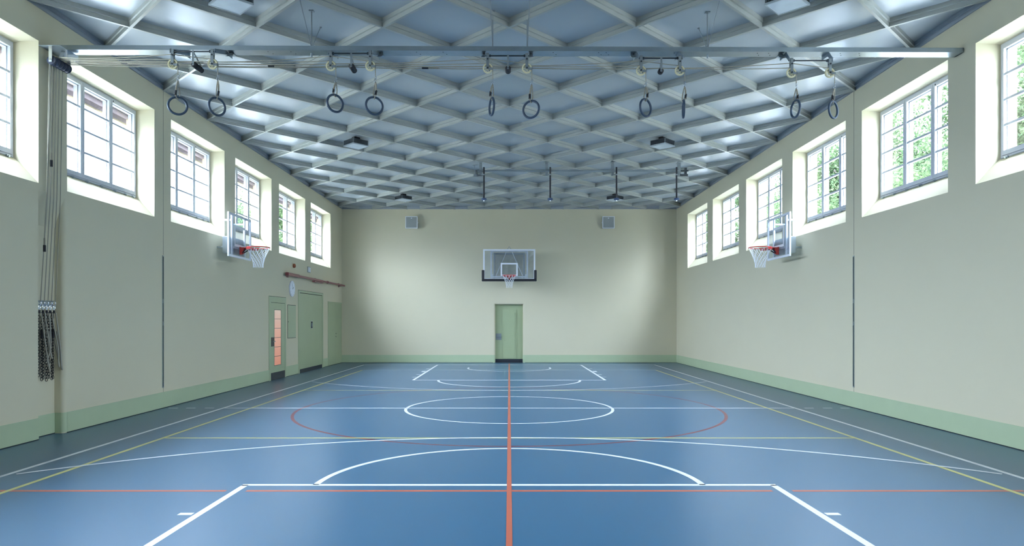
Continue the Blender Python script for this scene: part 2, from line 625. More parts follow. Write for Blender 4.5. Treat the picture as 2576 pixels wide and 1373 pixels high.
# ------------------------------------------------------------------ ceiling: panels, diagonal lattice, edge mouldings
ce = structure(MB().box(-HW - 0.2, HW + 0.2, YF - 0.3, YB + 0.3, ZC, ZC + 0.15).build('ceiling', M['ceil']))
PITCH = 12.0 / 14.0
Y0N = 9.272
def clip_line(c, sgn):
    # line Y = Y0N + c + sgn * X, clipped to the room
    pts = []
    for x in (-HW, HW):
        y = Y0N + c + sgn * x
        if YF <= y <= YB:
            pts.append((x, y))
    for y in (YF, YB):
        x = (y - Y0N - c) / sgn
        if -HW < x < HW:
            pts.append((x, y))
    pts = sorted(set((round(p[0], 5), round(p[1], 5)) for p in pts))
    return pts if len(pts) >= 2 else None
k0 = -20
for sgn in (1, -1):
    dz = 0.0 if sgn > 0 else 0.0006
    for k in range(-24, 26):
        p = clip_line(2 * k * PITCH, sgn)
        if not p:
            continue
        A, B = Vector((*p[0], 0)), Vector((*p[-1], 0))
        if (B - A).length < 0.15:
            continue
        d = (B - A).normalized()
        A -= d * 0.03
        B += d * 0.03
        n = Vector((-d.y, d.x, 0))
        # stepped section: narrow lower board, wider upper board
        secs = [(-0.019, ZBM + dz), (0.019, ZBM + dz), (0.019, ZBM + 0.057 + dz), (0.036, ZBM + 0.060 + dz), (0.036, ZC + 0.01),
                (-0.036, ZC + 0.01), (-0.036, ZBM + 0.060 + dz), (-0.019, ZBM + 0.057 + dz)]
        mbm = MB()
        vs_ = [A + n * u + Vector((0, 0, z)) for u, z in secs] + [B + n * u + Vector((0, 0, z)) for u, z in secs]
        ns = len(secs)
        fs_ = [(i, (i + 1) % ns, ns + (i + 1) % ns, ns + i) for i in range(ns)] + [tuple(range(ns)), tuple(range(2 * ns - 1, ns - 1, -1))]
        mbm.add(vs_, fs_)
        mbm.build('ceiling_beam', M['beam'], ce)
def cornice(name, prism_args):
    mbm = MB()
    for poly, a_, b_, pl in prism_args:
        mbm.prism(poly, a_, b_, pl)
    return structure(mbm.build(name, M['trimc']))
Z0 = 5.503
def stepped(s, base):
    return [(base, Z0), (base - s * 0.022, Z0), (base - s * 0.022, Z0 + 0.05), (base - s * 0.045, Z0 + 0.053), (base - s * 0.045, ZC), (base, ZC)]
cornice('trim_1', [([(x, z) for x, z in stepped(-1, -HW)], YF, YB, 'XZ')])
cornice('trim_2', [([(x, z) for x, z in stepped(1, HW)], YF, YB, 'XZ')])
cornice('trim_3', [([(y, z) for y, z in stepped(1, YB)], -HW, HW, 'YZ')])

# ------------------------------------------------------------------ green baseboards with a dark joint at the floor
BH, BT = 0.278, 0.008
def base_obj(name, boxes):
    g, d = MB(), MB()
    for (x0, x1, y0, y1) in boxes:
        g.box(x0, x1, y0, y1, 0.010, BH)
        d.box(x0, x1, y0, y1, 0.0, 0.010)
    o = structure(g.build(name, M['green']))
    d.build('floor_joint', M['dark'], o)
    return o
DA = (17.03, 18.33)
DC = (19.39, 21.995)
DD = (22.57, 24.41)
segs = [(YF, NY0), (NY1 + NR, DA[0]), (DA[1], DC[0]), (DC[1], DD[0]), (DD[1], YB)]
bx = [(-HW, -HW + BT, y0, y1) for y0, y1 in segs]
bx += [(-HW - ND, -HW - ND + BT, NY0, NY1)]
bl = base_obj('baseboard_left', bx)
g = MB()
for k in range(len(prof) - 1):
    (u0, d0), (u1, d1) = prof[k], prof[k + 1]
    n0 = 0.006
    p = [PL(u0 - n0, 0.01, d0 - (n0 if k > 0 else 0)), PL(u1 - n0 * (k + 1 < len(prof) - 1), 0.01, d1 - (0.006 if k >= 0 else 0))]
    g.quad(p[0], p[1], (p[1][0], p[1][1], BH), (p[0][0], p[0][1], BH))
g.quad(PL(NY0 + 0.004, 0.01, 0), PL(NY0 + 0.004, 0.01, ND), PL(NY0 + 0.004, BH, ND), PL(NY0 + 0.004, BH, 0))
o = g.build('niche_return', M['green'], bl)
o.location = (0, 0, 0)
base_obj('baseboard_right', [(HW - BT, HW, YF, YB)])
bb = base_obj('baseboard_back', [(-HW, DX0 - RJ - 0.03, YB - BT, YB), (DX1 + RJ + 0.03, HW, YB - BT, YB)])
# green lower part of the rounded door jambs
g = MB()
for s, xe in ((-1, DX0), (1, DX1)):
    pts = [(xe + s * (RJ + 0.03), -0.003), (xe + s * RJ, -0.003)]
    for k in range(1, 7):
        t = PI / 2 * k / 6
        pts.append((xe + s * (RJ * (1 - math.sin(t))) - s * 0.003, RJ * (1 - math.cos(t)) - 0.003))
    pts.append((xe - s * 0.003, DDEP))
    for k in range(len(pts) - 1):
        g.quad((pts[k][0], YB + pts[k][1], 0.0), (pts[k + 1][0], YB + pts[k + 1][1], 0.0),
               (pts[k + 1][0], YB + pts[k + 1][1], BH), (pts[k][0], YB + pts[k][1], BH))
g.build('jamb_return', M['green'], bb)

# wall seams above the floor-to-window rails
for side, wall, yy in ((-1, wl, 11.84), (1, wr, 11.88)):
    x0, x1 = sorted((side * HW, side * (HW - 0.0012)))
    MB().box(x0, x1, yy - 0.004, yy + 0.004, 2.66, Z0).build('plaster_joint', M['dark'], wall)
    MB().box(x0, x1, yy - 0.003, yy + 0.003, BH, 0.35).build('plaster_joint', M['dark'], wall)

# ------------------------------------------------------------------ windows
def make_window(idx, loc, rotz, label):
    """local x along the wall, y outward, origin at the middle of the frame's inner bottom edge"""
    W = WIN_W - 2 * FR_M
    H = FR_V1 - FR_V0
    root = s_empty('window_%d' % idx, loc, rotz, label)
    hw = W / 2
    f = MB()
    f.box(-hw, -hw + 0.022, 0, 0.10, 0, H)
    f.box(hw - 0.022, hw, 0, 0.10, 0, H)
    f.box(-hw + 0.022, hw - 0.022, 0, 0.10, 0, 0.03)
    f.box(-hw + 0.022, hw - 0.022, 0, 0.10, H - 0.025, H)
    f.box(-hw - 0.01, hw + 0.01, 0.10, 0.20, -0.03, 0.015)      # outside cill
    f.build('window_frame', M['win'], root)
    cw = (W - 0.044) / 3
    for i in range(3):
        x0 = -hw + 0.022 + i * cw
        x1 = x0 + cw
        c = MB()
        g1, z0, z1 = 0.004, 0.034, H - 0.029
        st = 0.042
        c.box(x0 + g1, x0 + g1 + st, -0.012, 0.06, z0, z1)
        c.box(x1 - g1 - st, x1 - g1, -0.012, 0.06, z0, z1)
        c.box(x0 + g1 + st, x1 - g1 - st, -0.012, 0.06, z0, z0 + 0.06)
        c.box(x0 + g1 + st, x1 - g1 - st, -0.012, 0.06, z1 - 0.045, z1)
        # stepped glazing rebate: the second, outer sash seen behind the first
        xi0, xi1, zi0, zi1 = x0 + g1 + st, x1 - g1 - st, z0 + 0.06, z1 - 0.045
        c.box(xi0, xi0 + 0.014, 0.03, 0.085, zi0, zi1)
        c.box(xi1 - 0.014, xi1, 0.03, 0.085, zi0, zi1)
        c.box(xi0, xi1, 0.03, 0.085, zi0, zi0 + 0.014)
        c.box(xi0, xi1, 0.03, 0.085, zi1 - 0.014, zi1)
        for k in range(1, 4):
            zz = zi0 + (zi1 - zi0) * k / 4
            c.box(xi0, xi1, -0.004, 0.012, zz - 0.016, zz + 0.016)
            c.box(xi0, xi1, 0.012, 0.05, zz - 0.010, zz + 0.010)
        co = c.build('casement', M['win'], root)
        gl = MB().box(xi0, xi1, 0.024, 0.028, zi0, zi1)
        gl.build('pane', M['glass'], co)
    # opening gear along the bottom: rod, clips and lever; small catch at the top
    r = MB()
    r.cyl((-hw + 0.05, -0.030, -0.008), (hw - 0.05, -0.030, -0.008), 0.006, 8)
    r.build('opening_rod', M['steel_p'], root)
    for xx in (-0.95, -0.62, -0.28, 0.08, 0.44, 0.74, 0.96):
        q = MB()
        q.box(xx - 0.028, xx + 0.028, -0.042, -0.014, -0.018, 0.006)
        q.box(xx - 0.010, xx + 0.010, -0.050, -0.02, -0.026, -0.004)
        q.build('rod_clip', M['steel'], root)
    q = MB()
    q.cyl((0.42, -0.016, H - 0.052), (0.42, -0.004, H - 0.052), 0.011, 10)
    q.build('sash_catch', M['blackr'], root)
    return root

def win_label(side, k):
    names = {3: 'first fully seen', 4: 'second', 5: 'third', 6: 'fourth', 7: 'last'}
    return None
proto = make_window(1, (0, 0, 0), 0, None)
idx = 1
for side, ys in ((-1, win_left), (1, win_right)):
    for k, y0 in enumerate(ys):
        if side == -1 and k == 0:
            w = proto
        else:
            w = copy_tree(proto)
        w.name = 'window_%d' % idx
        w.location = (side * (HW + FR_D), y0 + WIN_W / 2, FR_V0)
        w.rotation_euler = (0, 0, PI / 2 if side < 0 else -PI / 2)
        idx += 1

# rolled awnings outside the left windows (seen through the upper panes)
aw_names = ['behind the camera side', 'behind the camera side, next', 'in the window cut by the picture edge', 'just beyond the rope niche',
            'in the second window beyond the rope niche', 'above the left basketball board', 'in the last window but one', 'in the last window by the back wall']
for k, y0 in enumerate(win_left):
    if k < 2:
        continue
    y_a, y_b = y0 + FR_M + 0.02, y0 + WIN_W - FR_M - 0.02
    t = thing('rolled_awning', 'rolled brown awning outside left, %s' % aw_names[k], 'awning', (-HW - WT + 0.05, (y_a + y_b) / 2, 4.955), 0, 'rolled awnings outside the left windows')
    L_ = (y_b - y_a) / 2
    MB().lathe([(0.02, -L_), (0.062, -L_ + 0.002), (0.062, L_ - 0.002), (0.02, L_)], 18, 'Y').build('fabric_roll', M['blind'], t, True)
    MB().box(-0.012, 0.012, -L_, L_, -0.145, -0.05).build('hanging_flap', M['blind'], t)
    MB().box(-0.018, 0.018, -L_, L_, -0.165, -0.14).build('bottom_bar', M['facade'], t)

# ------------------------------------------------------------------ ceiling lamps
def make_lamp():
    t = thing('ceiling_lamp', '', 'lamp', (0, 0, 0), PI / 4)
    S = 0.193
    h0, h1 = -0.205, -0.075
    MB().box(-0.075, 0.075, -0.05, 0.05, h1, 0.0).build('mount', M['blackr'], t)
    c = MB()
    c.box(-S + 0.02, S - 0.02, -S + 0.02, S - 0.02, h0 + 0.02, h1 - 0.004)
    c.box(-S, S, -S, S, h1 - 0.006, h1)
    n = 20
    for k in range(n + 1):
        u = -S + 2 * S * k / n
        for s in (-1, 1):
            c.box(u - 0.003, u + 0.003, *sorted((s * (S - 0.021), s * S)), h0 + 0.02, h1 - 0.006)
            c.box(*sorted((s * (S - 0.021), s * S)), u - 0.003, u + 0.003, h0 + 0.02, h1 - 0.006)
    c.build('louvre_housing', M['lampb'], t)
    f = MB()
    e = 0.018
    R_ = S + 0.006
    f.box(-R_, R_, -R_, -R_ + e, h0, h0 + 0.024)
    f.box(-R_, R_, R_ - e, R_, h0, h0 + 0.024)
    f.box(-R_, -R_ + e, -R_ + e, R_ - e, h0, h0 + 0.024)
    f.box(R_ - e, R_, -R_ + e, R_ - e, h0, h0 + 0.024)
    f.build('rim', M['lampf'], t)
    MB().box(-R_ + e, R_ - e, -R_ + e, R_ - e, h0 + 0.004, h0 + 0.014).build('diffuser', M['diff'], t)
    return t
lamp0 = make_lamp()
lamp_lab = {(-1, -1): 'square louvred ceiling lamp cut by the top edge, left of the ring beam hangers',
            (-1, 1): 'square louvred ceiling lamp cut by the top edge, above the fourth and fifth ring pairs',
            (7, -1): 'square louvred ceiling lamp below the second ring pair, over mid hall',
            (7, 1): 'square louvred ceiling lamp below the fourth ring pair, over mid hall',
            (15, -1): 'small distant square ceiling lamp near the back wall, above the left speaker',
            (15, 1): 'small distant square ceiling lamp behind the third hanging black pole'}
first = True
for n_ in (-1, 7, 15):
    for s in (-1, 1):
        l = lamp0 if first else copy_tree(lamp0)
        first = False
        l.location = (s * 4 * PITCH, Y0N + n_ * PITCH, ZC)
        l['label'] = lamp_lab[(n_, s)]
        l['category'] = 'lamp'
        l['group'] = 'square louvred lamps on the ceiling'

# ------------------------------------------------------------------ ring beam across the hall
BA = math.atan2(0.09, 12.0)
def beamY(x):
    return 8.945 + 0.0075 * x
BZ0, BZ1, BD = 5.052, 5.112, 0.18
rb = thing('ring_beam', 'long galvanised steel beam spanning the hall under the ceiling', 'beam', (0, beamY(0), BZ0), BA)
mbm = MB().box(-5.985, 5.985, 0, BD, 0, BZ1 - BZ0)
mbm.build('beam_tube', M['steel_b'] if 'steel_b' in M else M['steel'], rb)
q = MB()
for xx in (-5.2, -3.2, -2.9, -1.25, -0.9, 0.55, 1.15, 1.25, 2.15, 3.25, 3.4, 4.35, 4.6):
    for yy in (0.05, 0.12):
        q.cyl((xx + yy * 0.6, yy, -0.002), (xx + yy * 0.6, yy, 0.001), 0.007, 8)
q.build('bolt_holes', M['dark'], rb)
MB().box(-5.988, -5.97, -0.0, BD, 0.0, 0.06).build('end_plate', M['steel_p'], rb)
MB().box(5.97, 5.988, -0.0, BD + 0.0, -0.0, 0.06).build('end_plate', M['steel_p'], rb)
hang = [(-2.61, 'left'), (-0.22, 'mid-left'), (0.24, 'mid-right'), (2.63, 'right')]
for hx, nm in hang:
    hy = beamY(hx) + 0.09
    lab = {'left': 'thin steel hanger tripod holding the ring beam near the left lamp',
           'mid-left': 'thin steel hanger of the ring beam above the third ring pair, left one of two',
           'mid-right': 'thin steel hanger of the ring beam above the third ring pair, right one of two',
           'right': 'thin steel hanger tripod holding the ring beam between fourth and fifth ring pairs'}[nm]
    t = thing('beam_hanger', lab, 'hanger', (hx, hy, BZ1), 0, 'steel hangers of the ring beam')
    H_ = ZC - BZ1
    q = MB().cyl((0, 0, 0), (0, 0, H_ - 0.0), 0.0095, 10)
    q.box(-0.03, 0.03, -0.03, 0.03, H_ - 0.012, H_)
    q.build('rod', M['steel_p'], t)
    tilt = -0.05 if hx < 0 else 0.05
    for sy in (-0.52, 0.50):
        q = MB().cyl((0, 0.012 * (1 if sy > 0 else -1), 0.01), (tilt * 0.4, sy, H_), 0.006, 8)
        q.cyl((tilt * 0.4, sy, H_ - 0.015), (tilt * 0.4, sy, H_), 0.016, 8)
        q.build('brace', M['steel_p'], t)
    if abs(hx) > 1:
        q = MB().cyl((0, 0, -0.115), (0, 0, -0.061), 0.012, 10)
        q.build('nut', M['steel'], t)

# ------------------------------------------------------------------ ring hoists
SETS = [(-3.978, 8.58), (-2.008, 8.64), (-0.025, 8.72), (1.948, 8.80), (3.92, 8.88)]
PZ = 4.740
WR = 0.063
pair_word = ['leftmost', 'second', 'middle', 'fourth', 'rightmost']

def wheel_mb():
    w = MB()
    # grooved rim
    n = 28
    prof_ = [(WR - 0.016, -0.011), (WR, -0.012), (WR + 0.001, -0.008), (WR - 0.006, 0.0), (WR + 0.001, 0.008), (WR, 0.012), (WR - 0.016, 0.011)]
    vs_, fs_ = [], []
    for r, h in prof_:
        for k in range(n):
            a_ = 2 * PI * k / n
            vs_.append((r * math.cos(a_), h, r * math.sin(a_)))
    m_ = len(prof_)
    for i in range(m_):
        j = (i + 1) % m_
        for k in range(n):
            fs_.append((i * n + k, i * n + (k + 1) % n, j * n + (k + 1) % n, j * n + k))
    w.add(vs_, fs_)
    w.lathe([(0.016, -0.012), (0.016, 0.012)], 16)
    for k in range(10):
        a_ = 2 * PI * k / 10
        mt = Matrix.Rotation(a_, 4, 'Y')
        w.box(0.012, WR - 0.012, -0.009, 0.009, -0.0022, 0.0022, mt)
    return w

def fork_mb():
    f = MB()
    for y in (-0.020, 0.018):
        f.box(-0.018, 0.018, y - 0.002, y + 0.002, -0.016, 0.185)
    # side arm with a hooked end
    f.box(0.016, 0.068, -0.022, -0.018, -0.026, 0.004)
    f.box(0.064, 0.068, -0.022, 0.020, -0.026, 0.004)
    f.box(0.016, 0.068, 0.016, 0.020, -0.026, 0.004)
    f.box(-0.018, 0.018, -0.022, 0.020, 0.180, 0.186)
    return f

for i, (cx, cy) in enumerate(SETS):
    t = thing('pulley_hanger', '%s pulley hanger with two cream wheels under the ring beam' % pair_word[i], 'pulley hanger', (cx, cy, PZ), 0, 'pulley hangers along the ring beam')
    by0 = beamY(cx) - cy
    for s in (-1, 1):
        x = s * 0.25
        o = fk = fork_mb().build('fork', M['steel_p'], t)
        o.location = (x, 0, 0)
        o = wh = wheel_mb().build('pulley_wheel', M['cream_p'], t, True)
        o.location = (x, 0, 0)
        for zz in (0.0, 0.112):
            MB().cyl((0, -0.030, zz), (0, 0.024, zz), 0.0105, 12).build('axle_bolt', M['bolt'], wh if zz == 0 else fk)
        # angle arm running back under the beam and its clamping plate
        q = MB()
        zb_ = BZ0 - PZ
        q.prism([(-0.02, 0.135), (-0.02, 0.190), (by0 - 0.01, zb_ - 0.006), (by0 + BD + 0.02, zb_ - 0.006), (by0 + BD + 0.02, zb_ - 0.045), (by0 + 0.02, zb_ - 0.055)],
                x + s * 0.030 - 0.003, x + s * 0.030 + 0.003, 'YZ')
        q.box(*sorted((x + s * 0.027, x + s * 0.085)), by0 + 0.11, by0 + BD + 0.02, zb_ - 0.006, zb_ - 0.0005)
        arm = q.build('angle_arm', M['steel'], t)
        MB().prism([(by0 - 0.05, zb_ - 0.10), (by0 - 0.045, zb_ - 0.10), (by0 + 0.125, zb_ - 0.008), (by0 + 0.12, zb_ - 0.008)], *sorted((x + s * 0.035, x + s * 0.090)), 'YZ').build('clamp_plate', M['alu'], t)
        for yy in (0.05, 0.13):
            MB().cyl((x + s * 0.058, by0 + yy, zb_ - 0.022), (x + s * 0.058, by0 + yy, zb_ - 0.006), 0.010, 8).build('clamp_bolt', M['bolt'], arm)
    q = MB().cyl((-0.285, 0, 0.160), (0.285, 0, 0.160), 0.009, 12)
    q.lathe([(0.017, -0.2), (0.017, -0.18)], 12, 'X', (-0.03, 0, 0.160))
    q.lathe([(0.017, 0.18), (0.017, 0.2)], 12, 'X', (0.03, 0, 0.160))
    q.build('cross_rod', M['bolt'], t)
    nd = 4 - i
    if nd > 0:
        Lr = 0.055 * nd
        pr = [(0.012, -0.01)]
        for j in range(nd):
            y0 = 0.0 + j * 0.055
            pr += [(0.030, y0), (0.036, y0 + 0.006), (0.036, y0 + 0.014), (0.028, y0 + 0.022), (0.027, y0 + 0.034), (0.036, y0 + 0.044), (0.036, y0 + 0.050)]
        pr += [(0.012, Lr + 0.01)]
        MB().lathe(pr, 20, 'Y', (0.01, 0, 0.0)).build('guide_roller', M['blackr'], t, True)
        q = MB()
        q.box(-0.002, 0.022, -0.018, -0.014, -0.015, 0.165)
        q.prism([(-0.018, 0.145), (-0.018, 0.172), (Lr + 0.018, 0.045), (Lr + 0.018, 0.018), (Lr + 0.013, -0.01), (Lr + 0.009, -0.01), (Lr + 0.009, 0.030)], 0.006, 0.014, 'YZ')
        q.build('roller_arm', M['steel_p'], t)
        MB().cyl((0.01, -0.024, 0), (0.01, Lr + 0.02, 0), 0.006, 8).build('axle_bolt', M['bolt'], t)

# deflection roller at the left wall
DRX, DRZ = -5.85, 4.847
t = thing('deflection_roller', 'navy grooved roller on a bracket where ropes turn down the left wall', 'roller', (DRX, 8.73, DRZ))
pr = [(0.02, -0.02)]
for j in range(5):
    y0 = -0.015 + j * 0.066
    pr += [(0.056, y0), (0.059, y0 + 0.006), (0.059, y0 + 0.016), (0.051, y0 + 0.030), (0.051, y0 + 0.040), (0.059, y0 + 0.056), (0.059, y0 + 0.061)]
pr += [(0.02, 0.33)]
MB().lathe(pr, 28, 'Y').build('grooved_roller', M['navy'], t, True)
zt = BZ0 - DRZ
q = MB()
q.box(-0.145, 0.13, -0.04, 0.34, zt - 0.030, zt - 0.024)
q.build('top_plate', M['steel_p'], t)
q = MB()
q.box(-0.02, 0.022, -0.032, -0.026, -0.03, zt - 0.030)
q.build('front_strap', M['alu'], t)
q = MB()
q.box(-0.02, 0.022, 0.335, 0.341, -0.03, zt - 0.030)
q.build('rear_strap', M['steel_p'], t)
q = MB()
q.prism([(0.02, zt - 0.030), (0.07, zt - 0.030), (0.02, 0.07), (-0.02, 0.07)], 0.15, 0.156, 'XZ')
q.build('slanted_strap', M['steel_p'], t)
q = MB()
q.box(0.125, 0.131, 0.10, 0.33, zt - 0.12, zt - 0.024)
q.build('stiffener', M['chrome'], t)
q = MB().cyl((0, -0.045, 0), (0, 0.35, 0), 0.013, 12)
q.build('axle', M['chrome'], t)

# ------------------------------------------------------------------ ropes
ring_px = [(447, 266), (546, 268), (843, 260), (941.5, 266), (1237, 268), (1336, 275), (1624, 271), (1719.5, 274), (2001, 274), (2096, 276)]
ring_w = [51, 43, 43.5, 46.7, 17, 45, 32, 9, 26, 25]
ring_sgn = [1, 1, 1, 1, -1, -1, 1, -1, -1, 1]
ring_tilt = [0, 6, 4, 3, 3, 0, 5, -1, -4, 5]
RO = 0.122      # ring outer radius
RT = 0.0145     # tube radius
lane_top = [8.785, 8.845, 8.905, 8.965, 9.030]
lane_bot = [8.815, 8.885, 8.955, 9.025, 9.100]
ROPE_R = 0.0058

def hook_pos(i, s):
    cx, cy = SETS[i]
    x = cx + s * 0.25 + WR + 0.002
    return Vector((x, cy, PZ - 0.135))

def sag(p, q, n=10, d=0.01):
    p, q = Vector(p), Vector(q)
    out = []
    for k in range(n + 1):
        u = k / n
        r = p.lerp(q, u)
        r.z -= d * 4 * u * (1 - u)
        out.append(r)
    return out

for i in range(5):
    cx, cy = SETS[i]
    t = thing('hoist_rope', 'thin twisted hoist rope of the %s ring pair, running left to the wall roller' % pair_word[i], 'rope',
              (cx, cy, PZ), 0, 'hoist ropes of the ring pairs')
    org = Vector((cx, cy, PZ))
    def route(xfrom, z_off, yo):
        """points over the guide rollers of the sets left of this one, from xfrom (right) to the wall roller"""
        pts = []
        for j in range(i - 1, -1, -1):
            if SETS[j][0] < xfrom:
                pts.append(Vector((SETS[j][0] + 0.01, SETS[j][1] + 0.015 + 0.055 * (i - j - 1) + yo, PZ + 0.036 + z_off)))
        pts.append(Vector((DRX + 0.005, lane_top[i] + yo, DRZ + 0.058 + z_off)))
        return pts
    def strand(s, yo, zo, xend):
        xw = cx + s * 0.25
        pts = []
        hp = hook_pos(i, s)
        pts += [hp, Vector((xw + WR + 0.001, cy, PZ - 0.06))]
        for k in range(5):
            a_ = PI / 2 * k / 4
            pts.append(Vector((xw + (WR + 0.001) * math.cos(a_), cy, PZ + (WR + 0.001) * math.sin(a_))))
        if s > 0:
            pts += [p for p in sag(pts[-1], (cx - 0.25, cy, PZ + 0.126), 6, 0.004)][1:]
        return pts
    join_x = {4: (1080 - 1281) * 8.72 / F_PX, 3: (690 - 1281) * 8.64 / F_PX, 2: (310 - 1281) * 8.65 / F_PX}
    vert = []
    if i >= 2:
        jx = join_x[i]
        # find the point of the route at x = jx
        full = route(cx - 0.2, 0, 0)
        prev_p = Vector((cx - 0.25, cy, PZ + 0.063))
        chain_pts = [prev_p] + full
        jp = None
        rest = []
        for k in range(len(chain_pts) - 1):
            p, q_ = chain_pts[k], chain_pts[k + 1]
            if jp is None and p.x >= jx >= q_.x:
                u = (jx - p.x) / (q_.x - p.x)
                jp = p.lerp(q_, u)
                jp.z -= 0.012
                rest = chain_pts[k + 1:]
                mid = chain_pts[1:k + 1]
        for s, yo in ((-1, -0.004), (1, 0.006)):
            pts = strand(s, yo, 0, jx)
            seq = [pts[-1]] + [m_ + Vector((0, yo, 0.0)) for m_ in mid] + [jp]
            for k in range(len(seq) - 1):
                pts += sag(seq[k], seq[k + 1], 8, 0.014)[1:]
            MB().tube([p - org for p in pts], ROPE_R, 8).build('rope_strand', M['rope'], t, True)
        pts = [jp]
        seq = [jp] + rest
        for k in range(len(seq) - 1):
            pts += sag(seq[k], seq[k + 1], 8, 0.012)[1:]
        jd = (seq[1] - seq[0]).normalized()
        MB().tube([jp - org - jd * 0.12, jp - org + jd * 0.02], 0.0105, 8).build('splice', M['rope_d'], t, True)
        MB().tube([jp - org + jd * 0.02, jp - org + jd * 0.10], 0.013, 8).build('black_sleeve', M['blackr'], t, True)
        down = [(0, pts)]
    else:
        down = []
        for s, yo in ((-1, -0.012), (1, 0.012)):
            pts = strand(s, yo, 0, None)
            seq = [pts[-1]] + route(cx - 0.3, 0.0, yo)
            for k in range(len(seq) - 1):
                pts += sag(seq[k], seq[k + 1], 10, 0.014 if s < 0 else 0.022)[1:]
            down.append((yo, pts))
    # over the wall roller and down to the hooks in the niche
    jz = {0: 1.525 + (805 - 600) * 8.85 / F_PX, 1: 1.525 + (805 - 385) * 8.85 / F_PX}.get(i)
    x_l = DRX - 0.060
    zl = 3.12
    def vpoint(z, yo):
        if z >= zl:
            u = (DRZ - z) / (DRZ - zl)
            return Vector((x_l - 0.045 * u, lane_top[i] + (lane_bot[i] - lane_top[i]) * 0.35 * u + yo * (1 - 0.4 * u), z))
        u = (zl - z) / (zl - 1.80)
        return Vector((x_l - 0.045 - 0.095 * u, lane_top[i] + (lane_bot[i] - lane_top[i]) * (0.35 + 0.65 * u) + yo * (0.6), z))
    zs_all = [4.6, 4.0, 3.5, 3.12, 2.9, 2.5, 2.1, 1.775]
    for yo, pts in down:
        for k in range(1, 6):
            a_ = PI / 2 + PI / 2 * k / 5
            pts.append(Vector((DRX + 0.060 * math.cos(a_), lane_top[i] + yo, DRZ + 0.060 * math.sin(a_))))
        for z in zs_all:
            if jz is not None and z < jz + 0.02:
                break
            pts.append(vpoint(z, yo))
        if jz is not None:
            pts.append(vpoint(jz, 0))
        MB().tube([p - org for p in pts], ROPE_R, 8).build('rope_strand', M['rope'], t, True)
    if jz is not None:
        pts = [vpoint(jz, 0)] + [vpoint(z, 0) for z in zs_all if z < jz - 0.02]
        MB().tube([p - org for p in pts], ROPE_R, 8).build('rope_tail', M['rope'], t, True)
        p0 = vpoint(jz, 0) - org
        MB().tube([p0, p0 - Vector((0, 0, 0.09))], 0.011, 8).build('splice', M['rope_d'], t, True)
        MB().tube([p0 - Vector((0, 0, 0.09)), p0 - Vector((0, 0, 0.175))], 0.0165, 10).build('black_sleeve', M['blackr'], t, True)

# ------------------------------------------------------------------ rings
def ring_lab(i, s):
    return '%s gymnastic ring of the %s pair' % ('left' if s < 0 else 'right', pair_word[i])
ring_desc = ['blue grey gymnastic ring facing the room, left one of the leftmost pair',
             'blue grey gymnastic ring tilted slightly, right one of the leftmost pair',
             'blue grey gymnastic ring turned slightly, left one of the second pair',
             'blue grey gymnastic ring, nearly face-on, right one of the second pair',
             'blue grey gymnastic ring seen narrow beside its rope loop, left one of the middle pair',
             'blue grey gymnastic ring seen round, right one of the middle pair',
             'blue grey gymnastic ring seen oval, left one of the fourth pair',
             'blue grey gymnastic ring seen edge-on as a thin sliver, right one of the fourth pair',
             'bright blue grey gymnastic ring seen oval, left one of the rightmost pair',
             'bright blue grey gymnastic ring seen oval against wall, rightmost of all rings']
def torus_mb(R, r, n=48, m=12, yaw=0.0, tilt=0.0, c=(0, 0, 0)):
    mt = Matrix.Translation(Vector(c)) @ Matrix.Rotation(yaw, 4, 'Z') @ Matrix.Rotation(tilt, 4, 'Y')
    return MB().tube([mt @ Vector((R * math.cos(2 * PI * k / n), 0, R * math.sin(2 * PI * k / n))) for k in range(n)], r, m, True)
